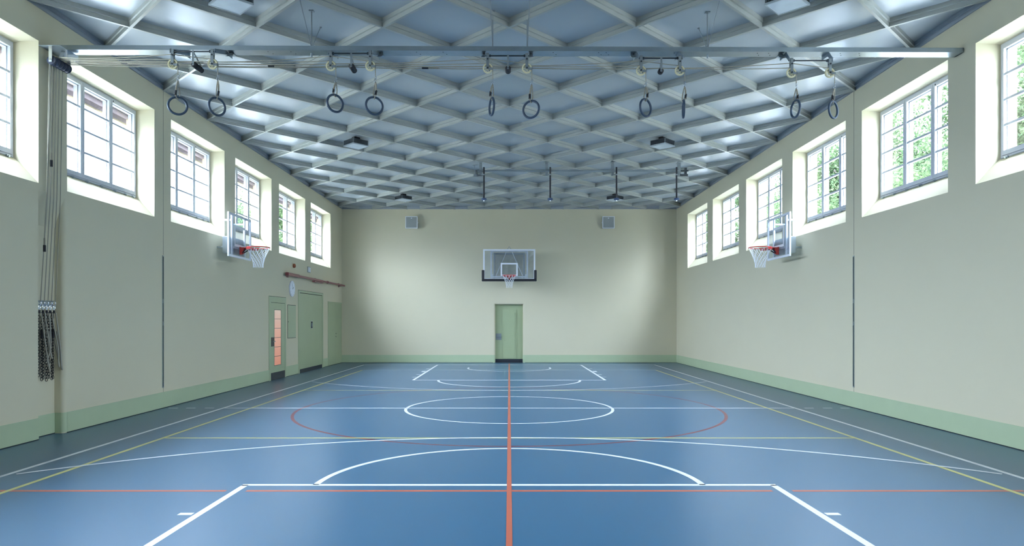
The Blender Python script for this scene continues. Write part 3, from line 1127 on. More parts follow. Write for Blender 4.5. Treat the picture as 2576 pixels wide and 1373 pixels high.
for j in range(10):
    i, s = j // 2, (-1 if j % 2 == 0 else 1)
    hp = hook_pos(i, s)
    Yr = SETS[i][1] - 0.01
    px, py = ring_px[j]
    rx = (px - 1281) * Yr / F_PX
    rz = CAM_H + (805 - py) * Yr / F_PX
    D_ = 2 * RO * F_PX / Yr
    th = 2 * RT * F_PX / Yr
    c_ = max(0.02, min(1.0, (ring_w[j] - th) / (D_ - th)))
    view = math.atan2(px - 1281, F_PX)
    yaw = -view + ring_sgn[j] * math.acos(c_)
    t = thing('gymnastic_ring', ring_desc[j], 'gymnastic ring', tuple(hp), 0, 'gymnastic rings hanging in pairs from the ring beam')
    rc = Vector((rx, Yr, rz)) - hp
    torus_mb(RO - RT, RT, 56, 12, yaw, math.radians(ring_tilt[j]), rc).build('ring', M['ring'], t, True)
    top = rc + Vector((0, 0, RO - RT))
    # snap hook
    q = MB()
    for kk, zc in enumerate((-0.015, -0.050)):
        rr = 0.013 if kk == 0 else 0.016
        pth = [Vector((rr * 0.75 * math.cos(2 * PI * a_ / 14) + 0.003 * (-1) ** kk, 0.006 * (-1) ** kk + (0.004 * math.sin(2 * PI * a_ / 14)), zc + rr * 1.5 * math.sin(2 * PI * a_ / 14))) for a_ in range(14)]
        q.tube(pth, 0.0038, 6, True)
    q.cyl((0, 0, -0.022), (0, 0, -0.04), 0.007, 8)
    q.build('snap_hook', M['chrome'], t, True)
    # rope loop through the ring: a spliced thick leg and a thin leg
    side_ = 1 if (j in (1, 3, 6, 7, 8)) else -1
    h0_ = Vector((0, 0, -0.062))
    bot = top + Vector((0, 0, -RT - 0.010))
    wv = 0.020
    legA = [h0_, h0_.lerp(top, 0.3) + Vector((side_ * wv * 0.6, -0.004, 0)), h0_.lerp(top, 0.7) + Vector((side_ * wv, -0.012, 0)), top + Vector((side_ * wv * 0.9, -0.020, 0.02)),
            top + Vector((side_ * 0.008, -0.020, -0.010)), bot]
    legB = [h0_, h0_.lerp(top, 0.3) + Vector((-side_ * wv * 0.5, 0.004, 0)), h0_.lerp(top, 0.7) + Vector((-side_ * wv * 0.9, 0.012, 0)), top + Vector((-side_ * wv * 0.8, 0.018, 0.02)),
            top + Vector((-side_ * 0.006, 0.020, -0.008)), bot]
    MB().tube(legB, 0.0062, 8).build('rope_loop', M['rope_d'], t, True)
    MB().tube(legA[:4], [0.008, 0.0125, 0.0115, 0.008], 8).build('spliced_loop', M['rope_d'], t, True)
    MB().tube(legA[3:], 0.0062, 8).build('loop_end', M['rope_d'], t, True)
    b_ = legA[3] + Vector((0, 0, 0.002))
    a_ = b_ + (legA[2] - b_).normalized() * 0.062
    MB().tube([a_, b_], 0.0145, 10).build('black_sleeve', M['blackr'], t, True)

# ------------------------------------------------------------------ hooks, chains and rope ends in the niche
t = thing('hook_rack', 'row of zinc rope hooks on a bar in the left wall niche', 'hook rack', (-HW - ND, 8.95, 1.74))
MB().box(0, 0.012, -0.20, 0.20, -0.035, 0.045).build('bar', M['steel'], t)
for k, y in enumerate(lane_bot):
    yy = y - 8.95
    q = MB()
    q.box(0.012, 0.060, yy - 0.008, yy + 0.008, 0.0, 0.012)
    q.tube([(0.060 + 0.020 * math.cos(a), yy + 0.004, 0.005 + 0.034 * math.sin(a)) for a in [2 * PI * n / 14 for n in range(14)]], 0.0055, 6, True)
    q.tube([(0.062, yy + 0.020 * math.cos(a), -0.045 + 0.030 * math.sin(a)) for a in [2 * PI * n / 14 for n in range(14)]], 0.0055, 6, True)
    q.cyl((0.062, yy, -0.02), (0.062, yy, -0.085), 0.007, 8)
    q.build('hook', M['chrome'], t, True)
    MB().cyl((0.062, yy, -0.085), (0.062, yy, -0.125), 0.014, 10).build('black_sleeve', M['blackr'], t, True)

def chain_mb(top, bottom, pitch=0.036, lw=0.0125, r=0.0042):
    mb_ = MB()
    top, bottom = Vector(top), Vector(bottom)
    n = max(2, int((top - bottom).length / pitch))
    for k in range(n):
        c = top.lerp(bottom, (k + 0.5) / n)
        pth = []
        for a in range(10):
            th = 2 * PI * a / 10
            u = lw * math.cos(th)
            v = (pitch * 0.5 + 0.007) * math.copysign(abs(math.sin(th)) ** 0.6, math.sin(th))
            pth.append(c + (Vector((0, u, v)) if k % 2 == 0 else Vector((u, 0, v))))
        mb_.tube(pth, r, 5, True)
    return mb_
chain_y = [8.795, 8.835, 8.885, 8.925, 8.990, 9.030, 9.070]
chain_zb = [0.80, 0.745, 0.76, 0.73, 0.76, 0.74, 0.75]
for k, y in enumerate(chain_y):
    o = chain_mb((0, 0, 0), (0.0, 0.0, chain_zb[k] - 1.62)).build('chain', M['chain'], None, True)
    o.location = (-6.065 + 0.012 * (k % 2), y, 1.62)
    tag(o, 'black link chain hanging in the wall niche, %s from the near side' % ORD[k], 'chain', 'black chains hanging in the wall niche')
# rope ends doubled into hanging loops
loops = [(8.815, 8.90, 0.86, 8.93), (8.885, 8.985, 1.02, 8.97), (8.955, 8.935, 0.96, 8.90), (9.025, 9.165, 0.90, 9.12), (9.100, 9.175, 0.86, 9.18)]
for k, (ya, yb_, zb_, ym) in enumerate(loops):
    x0 = -6.045
    pts = [(x0, ya, 1.62), (x0 + 0.02, ya + 0.005, 1.45), (x0 + 0.035, (ya + yb_) / 2, 1.15), (x0 + 0.035, ym - 0.02, zb_ + 0.06), (x0 + 0.03, ym + 0.005, zb_),
           (x0 + 0.015, ym + 0.02, zb_ + 0.05), (x0 + 0.0, (ya + ym) / 2 + 0.035, 1.15), (x0 - 0.01, ya + 0.03, 1.38)]
    # smooth the path
    def cr(P_, n=5):
        out = []
        P_ = [Vector(p) for p in P_]
        for a in range(len(P_) - 1):
            p0, p1, p2, p3 = P_[max(a - 1, 0)], P_[a], P_[a + 1], P_[min(a + 2, len(P_) - 1)]
            for q_ in range(n):
                u = q_ / n
                out.append(0.5 * ((2 * p1) + (p2 - p0) * u + (2 * p0 - 5 * p1 + 4 * p2 - p3) * u * u + (3 * p1 - p0 - 3 * p2 + p3) * u ** 3))
        out.append(P_[-1])
        return out
    org = Vector((x0, ya, 1.62))
    t = thing('rope_end', 'thick grey rope end doubled into a loop below the %s niche hook' % ORD[k], 'rope', tuple(org), 0, 'rope ends looped over the niche hooks')
    P_ = [p - org for p in cr(pts)]
    MB().tube(P_, 0.0085, 8).build('rope', M['rope'], t, True)
    if k in (0, 3):
        p = P_[-1]
        MB().tube([p + Vector((0, 0, 0.02)), p - Vector((0, 0, 0.09))], 0.021, 10).build('black_sleeve', M['blackr'], t, True)

# ------------------------------------------------------------------ basketball goals
def rim_and_net(parent, out, zr, board_gap, sx):
    """rim centre at local `out` (Vector), built in a frame where +x points from the wall into the room"""
    c = Vector(out)
    R = 0.228
    n = 48
    rim = MB().tube([c + Vector((R * math.cos(2 * PI * k / n), R * math.sin(2 * PI * k / n), 0)) for k in range(n)], 0.0105, 10, True).build('rim', M['redrim'], parent, True)
    # collar plate, bracket and braces
    q = MB()
    n2 = 24
    for k in range(n2):
        a0 = PI * 0.62 + (PI * 0.76) * k / n2
        a1 = PI * 0.62 + (PI * 0.76) * (k + 1) / n2
        for (ra, rb, z_) in ((R + 0.002, R + 0.008, 0),):
            p = []
            for a in (a0, a1):
                p += [c + Vector(((R + 0.004) * math.cos(a), (R + 0.004) * math.sin(a), -0.004)), c + Vector(((R + 0.004) * math.cos(a), (R + 0.004) * math.sin(a), -0.045))]
            q.quad(p[0], p[1], p[3], p[2])
            p2 = [v + Vector((-0.006, 0, 0)) for v in p]
            q.quad(p2[0], p2[1], p2[3], p2[2])
            q.quad(p[1], p2[1], p2[3], p[3])
    xb = c.x - board_gap
    q.prism([(c.x - R * 0.86, -0.115), (c.x - R * 0.86, 0.115), (c.x - R - 0.06, 0.055), (xb + 0.012, 0.05), (xb + 0.012, -0.05), (c.x - R - 0.06, -0.055)], c.z - 0.006, c.z + 0.002, 'XY')
    q.box(xb + 0.0, xb + 0.014, -0.05, 0.05, c.z - 0.15, c.z + 0.012)
    q.prism([(xb + 0.012, c.z), (xb + 0.10, c.z), (xb + 0.055, c.z - 0.12), (xb + 0.012, c.z - 0.14)], -0.05, -0.044, 'XZ')
    q.prism([(xb + 0.012, c.z), (xb + 0.10, c.z), (xb + 0.055, c.z - 0.12), (xb + 0.012, c.z - 0.14)], 0.044, 0.05, 'XZ')
    q.build('rim_bracket', M['redrim'], parent)
    q = MB()
    for s in (-1, 1):
        q.cyl((xb + 0.06, s * 0.04, c.z - 0.11), (c.x - R * 0.9, s * 0.09, c.z - 0.02), 0.011, 8)
    q.build('rim_brace', M['blackr'], parent)
    # net: 12 cords each way, tapering
    nm = MB()
    K = 12
    levels = [(0.0, R - 0.006), (0.06, 0.205), (0.13, 0.172), (0.20, 0.143), (0.26, 0.122), (0.32, 0.108), (0.38, 0.100), (0.42, 0.102)]
    for dirn in (-1, 1):
        for k in range(K):
            pts = []
            for li, (dz, rr) in enumerate(levels):
                frac = [0, 0.25, 1, 2, 3, 4, 5, 5.6][li] * 0.5
                a = 2 * PI * (k + dirn * frac) / K
                pts.append(c + Vector((rr * math.cos(a), rr * math.sin(a), -dz)))
            nm.tube(pts, 0.0036, 5)
    nm.build('net', M['netw'], rim, True)

def frame_rect(mb_, x0, x1, y0, y1, z0, z1, w):
    """rectangular frame in the YZ plane"""
    mb_.box(x0, x1, y0, y1, z0, z0 + w)
    mb_.box(x0, x1, y0, y1, z1 - w, z1)
    mb_.box(x0, x1, y0, y0 + w, z0 + w, z1 - w)
    mb_.box(x0, x1, y1 - w, y1, z0 + w, z1 - w)

def side_goal(loc, rotz, label):
    """origin on the wall under the board centre; +x into the room"""
    t = thing('basketball_goal', label, 'basketball goal', loc, rotz, None)
    xb = 0.345
    z0, z1 = 2.82, 3.715
    q = MB()
    frame_rect(q, xb - 0.028, xb, -0.60, 0.60, z0, z1, 0.042)
    q.build('board_frame', M['white'], t)
    MB().box(xb - 0.016, xb - 0.008, -0.56, 0.56, z0 + 0.04, z1 - 0.04).build('backboard', M['acryl'], t)
    q = MB()
    frame_rect(q, xb - 0.008, xb - 0.005, -0.295, 0.295, 3.05, 3.49, 0.05)
    q.build('target_square', M['white'], t)
    q = MB()
    q.box(xb - 0.06, xb - 0.03, -0.36, -0.30, z0 + 0.02, z1 - 0.03)
    q.box(xb - 0.06, xb - 0.03, 0.30, 0.36, z0 + 0.02, z1 - 0.03)
    q.box(xb - 0.06, xb - 0.03, -0.30, 0.30, z0 + 0.19, z0 + 0.24)
    q.build('support_frame', M['white'], t)
    q = MB()
    q.box(xb - 0.205, xb - 0.065, -0.42, 0.42, 2.90, 3.24)
    for y in (-0.34, 0.34):
        for z in (3.02, 3.58):
            q.box(0.0, xb - 0.06, y - 0.02, y + 0.02, z - 0.02, z + 0.02)
    q.build('wall_bracket', M['steel'], t, False, 0.004)
    rim_and_net(t, (xb + 0.375, 0, 3.05), 3.05, 0.375, 1)
    return t
gl = side_goal((-HW, 14.36, 0), 0, 'glass basketball board with red rim on the left wall, below the third window')
gr = copy_tree(gl)
gr.location = (HW, 14.36, 0)
gr.rotation_euler = (0, 0, PI)
gr['label'] = 'glass basketball board with red rim on the right wall'
gl['group'] = gr['group'] = 'side wall basketball goals'

# main goal on the back wall: local +x towards the camera
t = thing('basketball_goal', 'large padded glass basketball board on the back wall above the green door', 'basketball goal', (0, YB, 0), -PI / 2, None)
xb = 0.885
z0, z1 = 2.915, 3.975
q = MB()
frame_rect(q, xb - 0.03, xb, -0.90, 0.90, z0, z1, 0.052)
q.build('board_frame', M['white'], t)
MB().box(xb - 0.02, xb - 0.010, -0.85, 0.85, z0 + 0.05, z1 - 0.05).build('backboard', M['acryl'], t)
q = MB()
frame_rect(q, xb - 0.010, xb - 0.006, -0.295, 0.295, 3.05, 3.50, 0.05)
q.build('target_square', M['white'], t)
q = MB()
q.box(xb - 0.05, xb + 0.025, -0.95, 0.95, z0 - 0.05, z0 + 0.035)
for s in (-1, 1):
    q.box(xb - 0.05, xb + 0.025, *sorted((s * 0.86, s * 0.95)), z0 + 0.03, z0 + 0.34)
q.build('edge_padding', M['blackr'], t, False, 0.02)
q = MB()
for s in (-1, 1):
    q.box(xb - 0.12, xb - 0.06, *sorted((s * 0.60, s * 0.65)), z0 + 0.05, z1 - 0.03)
    q.box(0.0, xb - 0.12, *sorted((s * 0.56, s * 0.60)), z0 + 0.15, z0 + 0.20)
    q.box(0.0, xb - 0.12, *sorted((s * 0.56, s * 0.60)), z1 - 0.10, z1 - 0.05)
    q.cyl((0.03, s * 0.10, z1 + 0.0), (xb - 0.15, s * 0.46, z0 + 0.15), 0.012, 8)
q.box(xb - 0.12, xb - 0.06, -0.62, 0.62, z0 + 0.08, z0 + 0.13)
q.box(xb - 0.12, xb - 0.06, -0.62, 0.62, z1 - 0.08, z1 - 0.03)
q.build('support_frame', M['white'], t)
q = MB()
frame_rect(q, 0.0, 0.06, -0.56, 0.56, z0 + 0.02, z1 - 0.04, 0.06)
q.box(0.06, 0.5, -0.54, -0.50, z0 + 0.1, z1 - 0.1)
q.box(0.06, 0.5, 0.50, 0.54, z0 + 0.1, z1 - 0.1)
q.build('wall_frame', M['steel_p'], t)
q = MB()
q.tube([(xb - 0.02, -0.07, z1 - 0.01), (xb - 0.02, 0.0, z1 + 0.095), (xb - 0.02, 0.07, z1 - 0.01)], 0.008, 8)
q.build('lifting_loop', M['steel_p'], t)
rim_and_net(t, (xb + 0.375, 0, 3.05), 3.05, 0.375, 1)

# ------------------------------------------------------------------ speakers on the back wall
def speaker(x, label, tilt):
    t = thing('wall_speaker', label, 'speaker', (x, YB, 5.0), 0, 'square speakers on the back wall')
    h = 0.215
    q = MB().box(-h + 0.012, h - 0.012, -0.20, -0.05, -h + 0.012, h - 0.012)
    q.build('cabinet', M['white'], t, False, 0.01)
    q = MB()
    q.box(-h, h, -0.215, -0.20, h - 0.024, h)
    q.box(-h, h, -0.215, -0.20, -h, -h + 0.024)
    q.box(-h, -h + 0.024, -0.215, -0.20, -h + 0.024, h - 0.024)
    q.box(h - 0.024, h, -0.215, -0.20, -h + 0.024, h - 0.024)
    q.build('front_rim', M['white'], t)
    MB().box(-h + 0.024, h - 0.024, -0.209, -0.20, -h + 0.024, h - 0.024).build('grille', M['speakg'], t)
    MB().box(-0.018, 0.018, -0.213, -0.209, 0.13, 0.165).build('badge', M['white'], t)
    q = MB().box(-0.05, 0.05, -0.05, 0, -0.05, 0.05)
    q.cyl((tilt * (h - 0.01), -0.12, 0), (tilt * (h + 0.016), -0.12, 0), 0.018, 10)
    q.build('wall_bracket', M['white'], t)
speaker(-3.475, 'square grey speaker high on the back wall, left of the basketball board', 1)
speaker(3.53, 'square grey speaker high on the back wall, right of the basketball board', -1)

# ------------------------------------------------------------------ back door (recessed)
d3 = s_empty('door_3', (0, YB + DDEP, 0), 0, 'green panelled door in a plaster recess in the back wall')
leaf3 = MB().box(DX0 + 0.002, DX1 - 0.002, 0.0, 0.055, 0.125, DZ - 0.002).build('door_leaf', M['green_d'], d3)
MB().box(DX0 + 0.002, DX1 - 0.002, -0.004, 0.055, 0.0, 0.125).build('kick_plate', M['kick'], d3)
# raised panel with seven boards
q = MB()
px0, px1 = -0.225, 0.225
pz0, pz1 = 0.14, 1.90
q.box(px0 - 0.022, px1 + 0.022, -0.014, 0.0, pz0, pz1)
q.build('panel_frame', M['green_d'], leaf3, False, 0.004)
rows = [1.80, 1.52, 1.27, 1.02, 0.75, 0.50, 0.19]
for k in range(6):
    zt_, zb2 = rows[k], rows[k + 1]
    MB().prism([(-0.014, zb2 + 0.012), (-0.014, zt_ - 0.008), (-0.030, zt_ - 0.008), (-0.018, zb2 + 0.012)], px0 + 0.03, px1 - 0.02, 'YZ').build('panel_board', M['green_d'], leaf3)
q = MB().box(px1 + 0.022, px1 + 0.040, -0.02, 0.0, pz0, pz1 + 0.02)
q.build('side_bead', M['green_d'], leaf3)
q = MB().box(-0.485, -0.285, -0.008, 0.0, 0.81, 1.045)
q.build('handle_plate', M['steel_p'], leaf3)
q = MB().box(-0.45, -0.29, -0.045, -0.030, 0.93, 0.955)
q.cyl((-0.45, -0.04, 0.943), (-0.45, -0.006, 0.943), 0.012, 8)
q.build('door_handle', M['steel'], leaf3)
MB().box(DX0, DX1, -0.16, -0.13, 0.0, 0.012).build('threshold', M['dark'], d3)

# ------------------------------------------------------------------ doors and hatches on the left wall, local: x along +Y, y into the room is -x... built directly
def lw_box(q, y0, y1, z0, z1, t0, t1):
    """box on the left wall: y range, z range, thickness range measured into the room (root at the wall)"""
    q.box(t0, t1, y0, y1, z0, z1)
    return q
GP = 0.010   # frame stands 10 mm proud of the plaster
# door_1: glazed door
d1 = s_empty('door_1', (-HW, DA[0], 0), 0, 'green door with a narrow lit glass strip in the left wall')
Wd = DA[1] - DA[0]
fw = 0.13
q = MB()
lw_box(q, 0, fw, 0, 2.124, 0, GP)
lw_box(q, Wd - 0.09, Wd, 0, 2.124, 0, GP)
lw_box(q, fw, Wd - 0.09, 1.975, 2.124, 0, GP)
q.build('door_frame', M['green_d'], d1)
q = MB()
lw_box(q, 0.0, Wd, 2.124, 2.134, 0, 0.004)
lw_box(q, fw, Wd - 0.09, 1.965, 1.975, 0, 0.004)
q.build('painted_gap_shadow', M['dark'], d1)  # flat dark strips drawing the shadow line above frame and leaf
ly0, ly1 = fw + 0.004, Wd - 0.094
gy0, gy1 = 17.415 - DA[0], 17.93 - DA[0]
gz0, gz1 = 0.355, 1.795
q = MB()
lw_box(q, ly0, gy0, 0.19, 1.965, 0, 0.006)
lw_box(q, gy1, ly1, 0.19, 1.965, 0, 0.006)
lw_box(q, gy0, gy1, gz1, 1.965, 0, 0.006)
lw_box(q, gy0, gy1, 0.19, gz0, 0, 0.006)
q.build('door_leaf', M['green_d'], d1)
lw_box(MB(), ly0, ly1, 0.0, 0.19, 0, 0.009).build('kick_plate', M['kick'], d1)
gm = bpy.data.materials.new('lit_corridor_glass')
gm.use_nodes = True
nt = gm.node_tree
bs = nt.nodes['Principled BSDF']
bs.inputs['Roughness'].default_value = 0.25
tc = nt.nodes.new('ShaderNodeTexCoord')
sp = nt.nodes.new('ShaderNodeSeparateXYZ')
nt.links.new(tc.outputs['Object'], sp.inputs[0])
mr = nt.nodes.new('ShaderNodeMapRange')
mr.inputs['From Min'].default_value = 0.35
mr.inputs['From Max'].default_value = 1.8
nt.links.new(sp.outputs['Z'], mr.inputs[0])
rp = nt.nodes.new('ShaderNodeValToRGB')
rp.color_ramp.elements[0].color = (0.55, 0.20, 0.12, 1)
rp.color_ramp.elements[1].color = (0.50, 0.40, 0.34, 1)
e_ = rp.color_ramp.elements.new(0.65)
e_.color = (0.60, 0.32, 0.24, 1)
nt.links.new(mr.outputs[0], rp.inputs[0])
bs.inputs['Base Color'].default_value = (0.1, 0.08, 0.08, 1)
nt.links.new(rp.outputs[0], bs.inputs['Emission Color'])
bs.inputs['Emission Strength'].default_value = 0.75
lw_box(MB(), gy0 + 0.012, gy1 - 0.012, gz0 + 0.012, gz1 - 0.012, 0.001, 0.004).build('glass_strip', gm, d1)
q = MB()
frame_rect(q, 0.0, 0.008, gy0, gy1, gz0, gz1, 0.014)
for k in range(1, 6):
    zz = gz0 + (gz1 - gz0) * k / 6
    q.box(0, 0.007, gy0, gy1, zz - 0.006, zz + 0.006)
q.build('glazing_bars', M['lampb'], d1)
q = lw_box(MB(), 0.155, 0.36, 0.86, 1.09, 0.006, 0.012)
q.build('handle_plate', M['kick'], d1)
q = MB().cyl((0.045, 0.17, 0.985), (0.045, 0.35, 0.985), 0.011, 10)
q.cyl((0.01, 0.18, 0.985), (0.045, 0.18, 0.985), 0.012, 8)
q.build('door_handle', M['steel'], d1)

# hatch between the doors
t = thing('wall_hatch', 'small green hatch panel in the left wall between the glazed door and the large door', 'hatch', (-HW, 18.47, 1.03))
lw_box(MB(), 0.012, 0.70, 0.012, 0.902, 0, 0.008).build('hatch_door', M['green_d'], t)
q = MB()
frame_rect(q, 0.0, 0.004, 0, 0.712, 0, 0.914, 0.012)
q.build('painted_gap_shadow', M['dark'], t)  # dark border painted as the shadow around the hatch, no real gap
MB().cyl((0.008, 0.045, 0.45), (0.014, 0.045, 0.45), 0.012, 10).build('lock', M['bolt'], t)

# door_2: large equipment door
d2 = s_empty('door_2', (-HW, DC[0], 0), 0, 'large green equipment room door in the left wall')
Wd = DC[1] - DC[0]
q = MB()
lw_box(q, 0, 0.14, 0, 2.379, 0, GP)
lw_box(q, Wd - 0.135, Wd, 0, 2.379, 0, GP)
lw_box(q, 0.14, Wd - 0.135, 2.316, 2.379, 0, GP)
q.build('door_frame', M['green_d'], d2)
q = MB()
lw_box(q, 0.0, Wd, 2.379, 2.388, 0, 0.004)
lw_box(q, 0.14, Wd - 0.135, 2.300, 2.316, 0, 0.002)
q.build('painted_gap_shadow', M['dark'], d2)  # shadow lines over the frame and leaf, put in as black strips
lw_box(MB(), 0.146, Wd - 0.141, 0.115, 2.300, 0, 0.006).build('door_leaf', M['green_d'], d2)
lw_box(MB(), 0.146, Wd - 0.141, 0.0, 0.115, 0, 0.010).build('kick_plate', M['kick'], d2)
q = MB()
frame_rect(q, 0.006, 0.012, 1.22, 1.42, 1.27, 1.50, 0.018)
q.build('handle_rim', M['alu'], d2)
q = lw_box(MB(), 1.238, 1.402, 1.288, 1.482, 0.006, 0.009)
q.build('handle_recess', M['dark'], d2)
MB().cyl((0.02, 1.30, 1.32), (0.02, 1.30, 1.44), 0.008, 8).build('door_handle', M['steel'], d2)

# built-in cupboard in the corner
t = thing('wall_cupboard', 'tall green double door cupboard built into the left wall by the corner', 'cupboard', (-HW, DD[0], 0))
Wd = DD[1] - DD[0]
mid_ = 23.56 - DD[0]
q = MB()
lw_box(q, 0, 0.03, 0.012, 2.145, 0, GP)
lw_box(q, Wd - 0.03, Wd, 0.012, 2.145, 0, GP)
lw_box(q, 0.03, Wd - 0.03, 2.105, 2.145, 0, GP)
q.build('frame', M['green_d'], t)
for y0, y1 in ((0.034, mid_ - 0.004), (mid_ + 0.004, Wd - 0.034)):
    cdoor = lw_box(MB(), y0, y1, 0.012, 2.100, 0, 0.007).build('cupboard_door', M['green_d'], t)
lw_box(MB(), mid_ - 0.004, mid_ + 0.004, 0.012, 2.10, 0, 0.002).build('painted_gap_shadow', M['dark'], t)  # black strip for the shadow between the two cupboard doors
for z in (1.06, 0.96):
    MB().cyl((0.007, mid_ + 0.05, z), (0.016, mid_ + 0.05, z), 0.02, 12).build('lock', M['bolt'], cdoor)
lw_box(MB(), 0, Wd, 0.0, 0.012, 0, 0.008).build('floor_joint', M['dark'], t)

# ------------------------------------------------------------------ clock
t = thing('wall_clock', 'round white wall clock on the left wall above the hatch', 'clock', (-HW, 18.80, 2.39))
MB().lathe([(0.215, 0.0), (0.219, 0.03), (0.212, 0.034)], 48, 'X').build('clock_case', M['white'], t, True)
MB().lathe([(0.203, 0.034), (0.203, 0.036)], 48, 'X').build('clock_face', M['netw'], t)
q = MB()
for k in range(12):
    a_ = 2 * PI * k / 12
    q.box(0.036, 0.0372, -0.004, 0.004, 0.165, 0.190, Matrix.Rotation(a_, 4, 'X'))
q.build('hour_marks', M['steel_p'], t)
# seen from the room the wall's +Y side is on the right
for ang, ln, wd, nm in ((math.radians(-20), 0.155, 0.006, 'minute_hand'), (math.radians(65), 0.11, 0.009, 'hour_hand')):
    q = MB().box(0.0375, 0.040, -wd, wd, -0.02, ln, Matrix.Rotation(-ang, 4, 'X'))
    q.build(nm, M['steel_p'], t)

# ------------------------------------------------------------------ oxblood bar along the wall
t = thing('wall_bar', 'long oxblood red steel bar on brackets on the left wall above the doors', 'bar', (-HW, 18.1, 2.75))
q = MB().box(0.06, 0.15, 0.0, 0.95, -0.042, 0.042)
q.build('clamp_end', M['redbar'], t, False, 0.008)
q = MB().box(0.085, 0.15, 0.95, 3.35, -0.030, 0.030)
q.build('channel', M['redbar'], t, False, 0.006)
q = MB().cyl((0.118, 3.35, 0), (0.118, 6.25, 0), 0.030, 14)
q.build('tube', M['redbar'], t, True)
q = MB().lathe([(0.042, 0), (0.042, 0.11)], 16, 'Y', (0.118, 3.95, 0))
q.build('collar', M['redbar'], t, True)
for y in (0.35, 3.0, 5.9):
    q = MB().box(0.0, 0.10, y - 0.04, y + 0.04, -0.035, 0.035)
    q.box(0.0, 0.008, y - 0.07, y + 0.07, -0.07, 0.07)
    q.build('wall_bracket', M['redbar'], t)
q = MB().box(0.07, 0.15, 2.45, 3.40, -0.075, -0.040)
q.build('latch', M['redbar'], t)

# small devices above the bar
t = thing('alarm_sounder', 'small reddish brown alarm sounder high on the left wall above the clock', 'alarm', (-HW, 18.92, 3.03))
MB().box(0.0, 0.015, -0.085, 0.085, -0.085, 0.085).build('back_box', M['wall'], t)
MB().lathe([(0.06, 0.015), (0.060, 0.05), (0.045, 0.075), (0.01, 0.085)], 20, 'X').build('dome', mat('amber_brown_plastic', (0.28, 0.08, 0.03), 0.35), t, True)
t = thing('emergency_light', 'small white grey emergency light plate on the left wall above the red bar', 'light fitting', (-HW, 20.40, 3.03))
MB().box(0.0, 0.025, -0.13, 0.13, -0.085, 0.085).build('housing', M['speakg'], t)
for s in (-1, 1):
    MB().box(0.025, 0.032, *sorted((s * 0.015, s * 0.115)), -0.07, 0.07).build('lamp_cover', M['white'], t)
MB().lathe([(0.03, 0.032), (0.02, 0.045)], 14, 'X').build('sensor', M['white'], t, True)

# ------------------------------------------------------------------ recessed vertical rails at the half-way line
for side, yy, lab in ((-1, 11.82, 'dark vertical metal rail set in the left wall at the half-way line'), (1, 11.88, 'dark vertical metal rail set in the right wall at the half-way line')):
    t = thing('wall_rail', lab, 'rail', (side * HW, yy, 0.355), 0 if side < 0 else PI, 'vertical wall rails')
    H_ = 2.29
    q = MB()
    q.box(0, 0.010, -0.021, -0.013, 0, H_)
    q.box(0, 0.010, 0.013, 0.021, 0, H_)
    q.box(0, 0.010, -0.013, 0.013, H_ - 0.02, H_)
    q.box(0, 0.010, -0.013, 0.013, 0, 0.02)
    q.build('channel', M['steel'], t)
    MB().box(0, 0.004, -0.013, 0.013, 0.02, H_ - 0.02).build('slot', M['dark'], t)
    for z in (H_ * 0.485, H_ * 0.655):
        MB().box(0.002, 0.012, -0.012, 0.012, z - 0.035, z + 0.035).build('stop', M['steel_p'], t)

# ------------------------------------------------------------------ ceiling pole apparatus
AY = 17.2
t = thing('pole_frame', 'ceiling frame with four hanging black poles over the far half of the hall', 'pole frame', (0, AY, 5.29))
poles = [-0.635, 1.03, 2.695, 4.205]
MB().cyl((-0.72, 0.02, 0), (4.30, 0.02, 0), 0.030, 14).build('cross_tube', M['steel_p'], t, True)
for k, x in enumerate(poles):
    s = 1 if k == 3 else -1
    xb_ = x + s * 0.085
    q = MB()
    q.box(xb_ - 0.032, xb_ + 0.032, 0.0, 0.07, -0.13, ZC - 5.29 - 0.008)
    q.box(xb_ - 0.055, xb_ + 0.055, -0.10, 0.16, ZC - 5.29 - 0.12, ZC - 5.29 - 0.11)
    q.box(xb_ - 0.06, xb_ + 0.06, -0.12, 0.18, ZC - 5.29 - 0.012, ZC - 5.29)
    q.build('ceiling_bracket', M['steel_p'], t)
    q = MB().box(xb_ - 0.02, xb_ + 0.09 * (-s), -0.03, -0.01, -0.12, -0.085) if False else MB().box(min(xb_, x), max(xb_, x), -0.035, -0.012, -0.125, -0.10)
    q.build('link_arm', M['steel_p'], t)
    o = MB().cyl((x, -0.055, 0.075), (x, -0.055, -0.715), 0.0205, 12)
    po = o.build('pole', M['blackr'], t, True)
    MB().lathe([(0.045, -0.755), (0.068, -0.745), (0.068, -0.715), (0.05, -0.700)], 20, 'Z', (x, -0.055, 0)).build('disc', M['blue_disc'], po, True)
    MB().lathe([(0.012, -0.785), (0.016, -0.77), (0.016, -0.755)], 12, 'Z', (x, -0.055, 0)).build('end_bolt', M['chrome'], po, True)
    MB().lathe([(0.026, 0.0), (0.026, 0.035)], 12, 'Z', (x, -0.055, -0.13)).build('collar', M['steel_p'], po, True)
q = MB()
q.box(-0.90, -0.78, 0.0, 0.05, -0.15, -0.09)
q.box(-0.80, -0.68, 0.0, 0.05, -0.14, -0.10)
q.cyl((-0.85, 0.02, -0.09), (-0.88, 0.02, 0.14), 0.010, 8)
q.cyl((-0.92, 0.02, 0.14), (-0.80, 0.02, 0.15), 0.008, 8)
q.cyl((-0.80, 0.02, 0.0), (-0.75, 0.02, 0.0), 0.028, 10)
q.build('winch', M['steel_p'], t)
q = MB()
q.box(4.42, 4.47, -0.03, 0.06, -0.09, 0.07)
q.cyl((4.30, 0.02, 0), (4.52, 0.02, 0), 0.02, 10)
q.box(4.30, 4.50, -0.02, 0.06, -0.13, -0.09)
q.build('winch', M['bolt'], t)

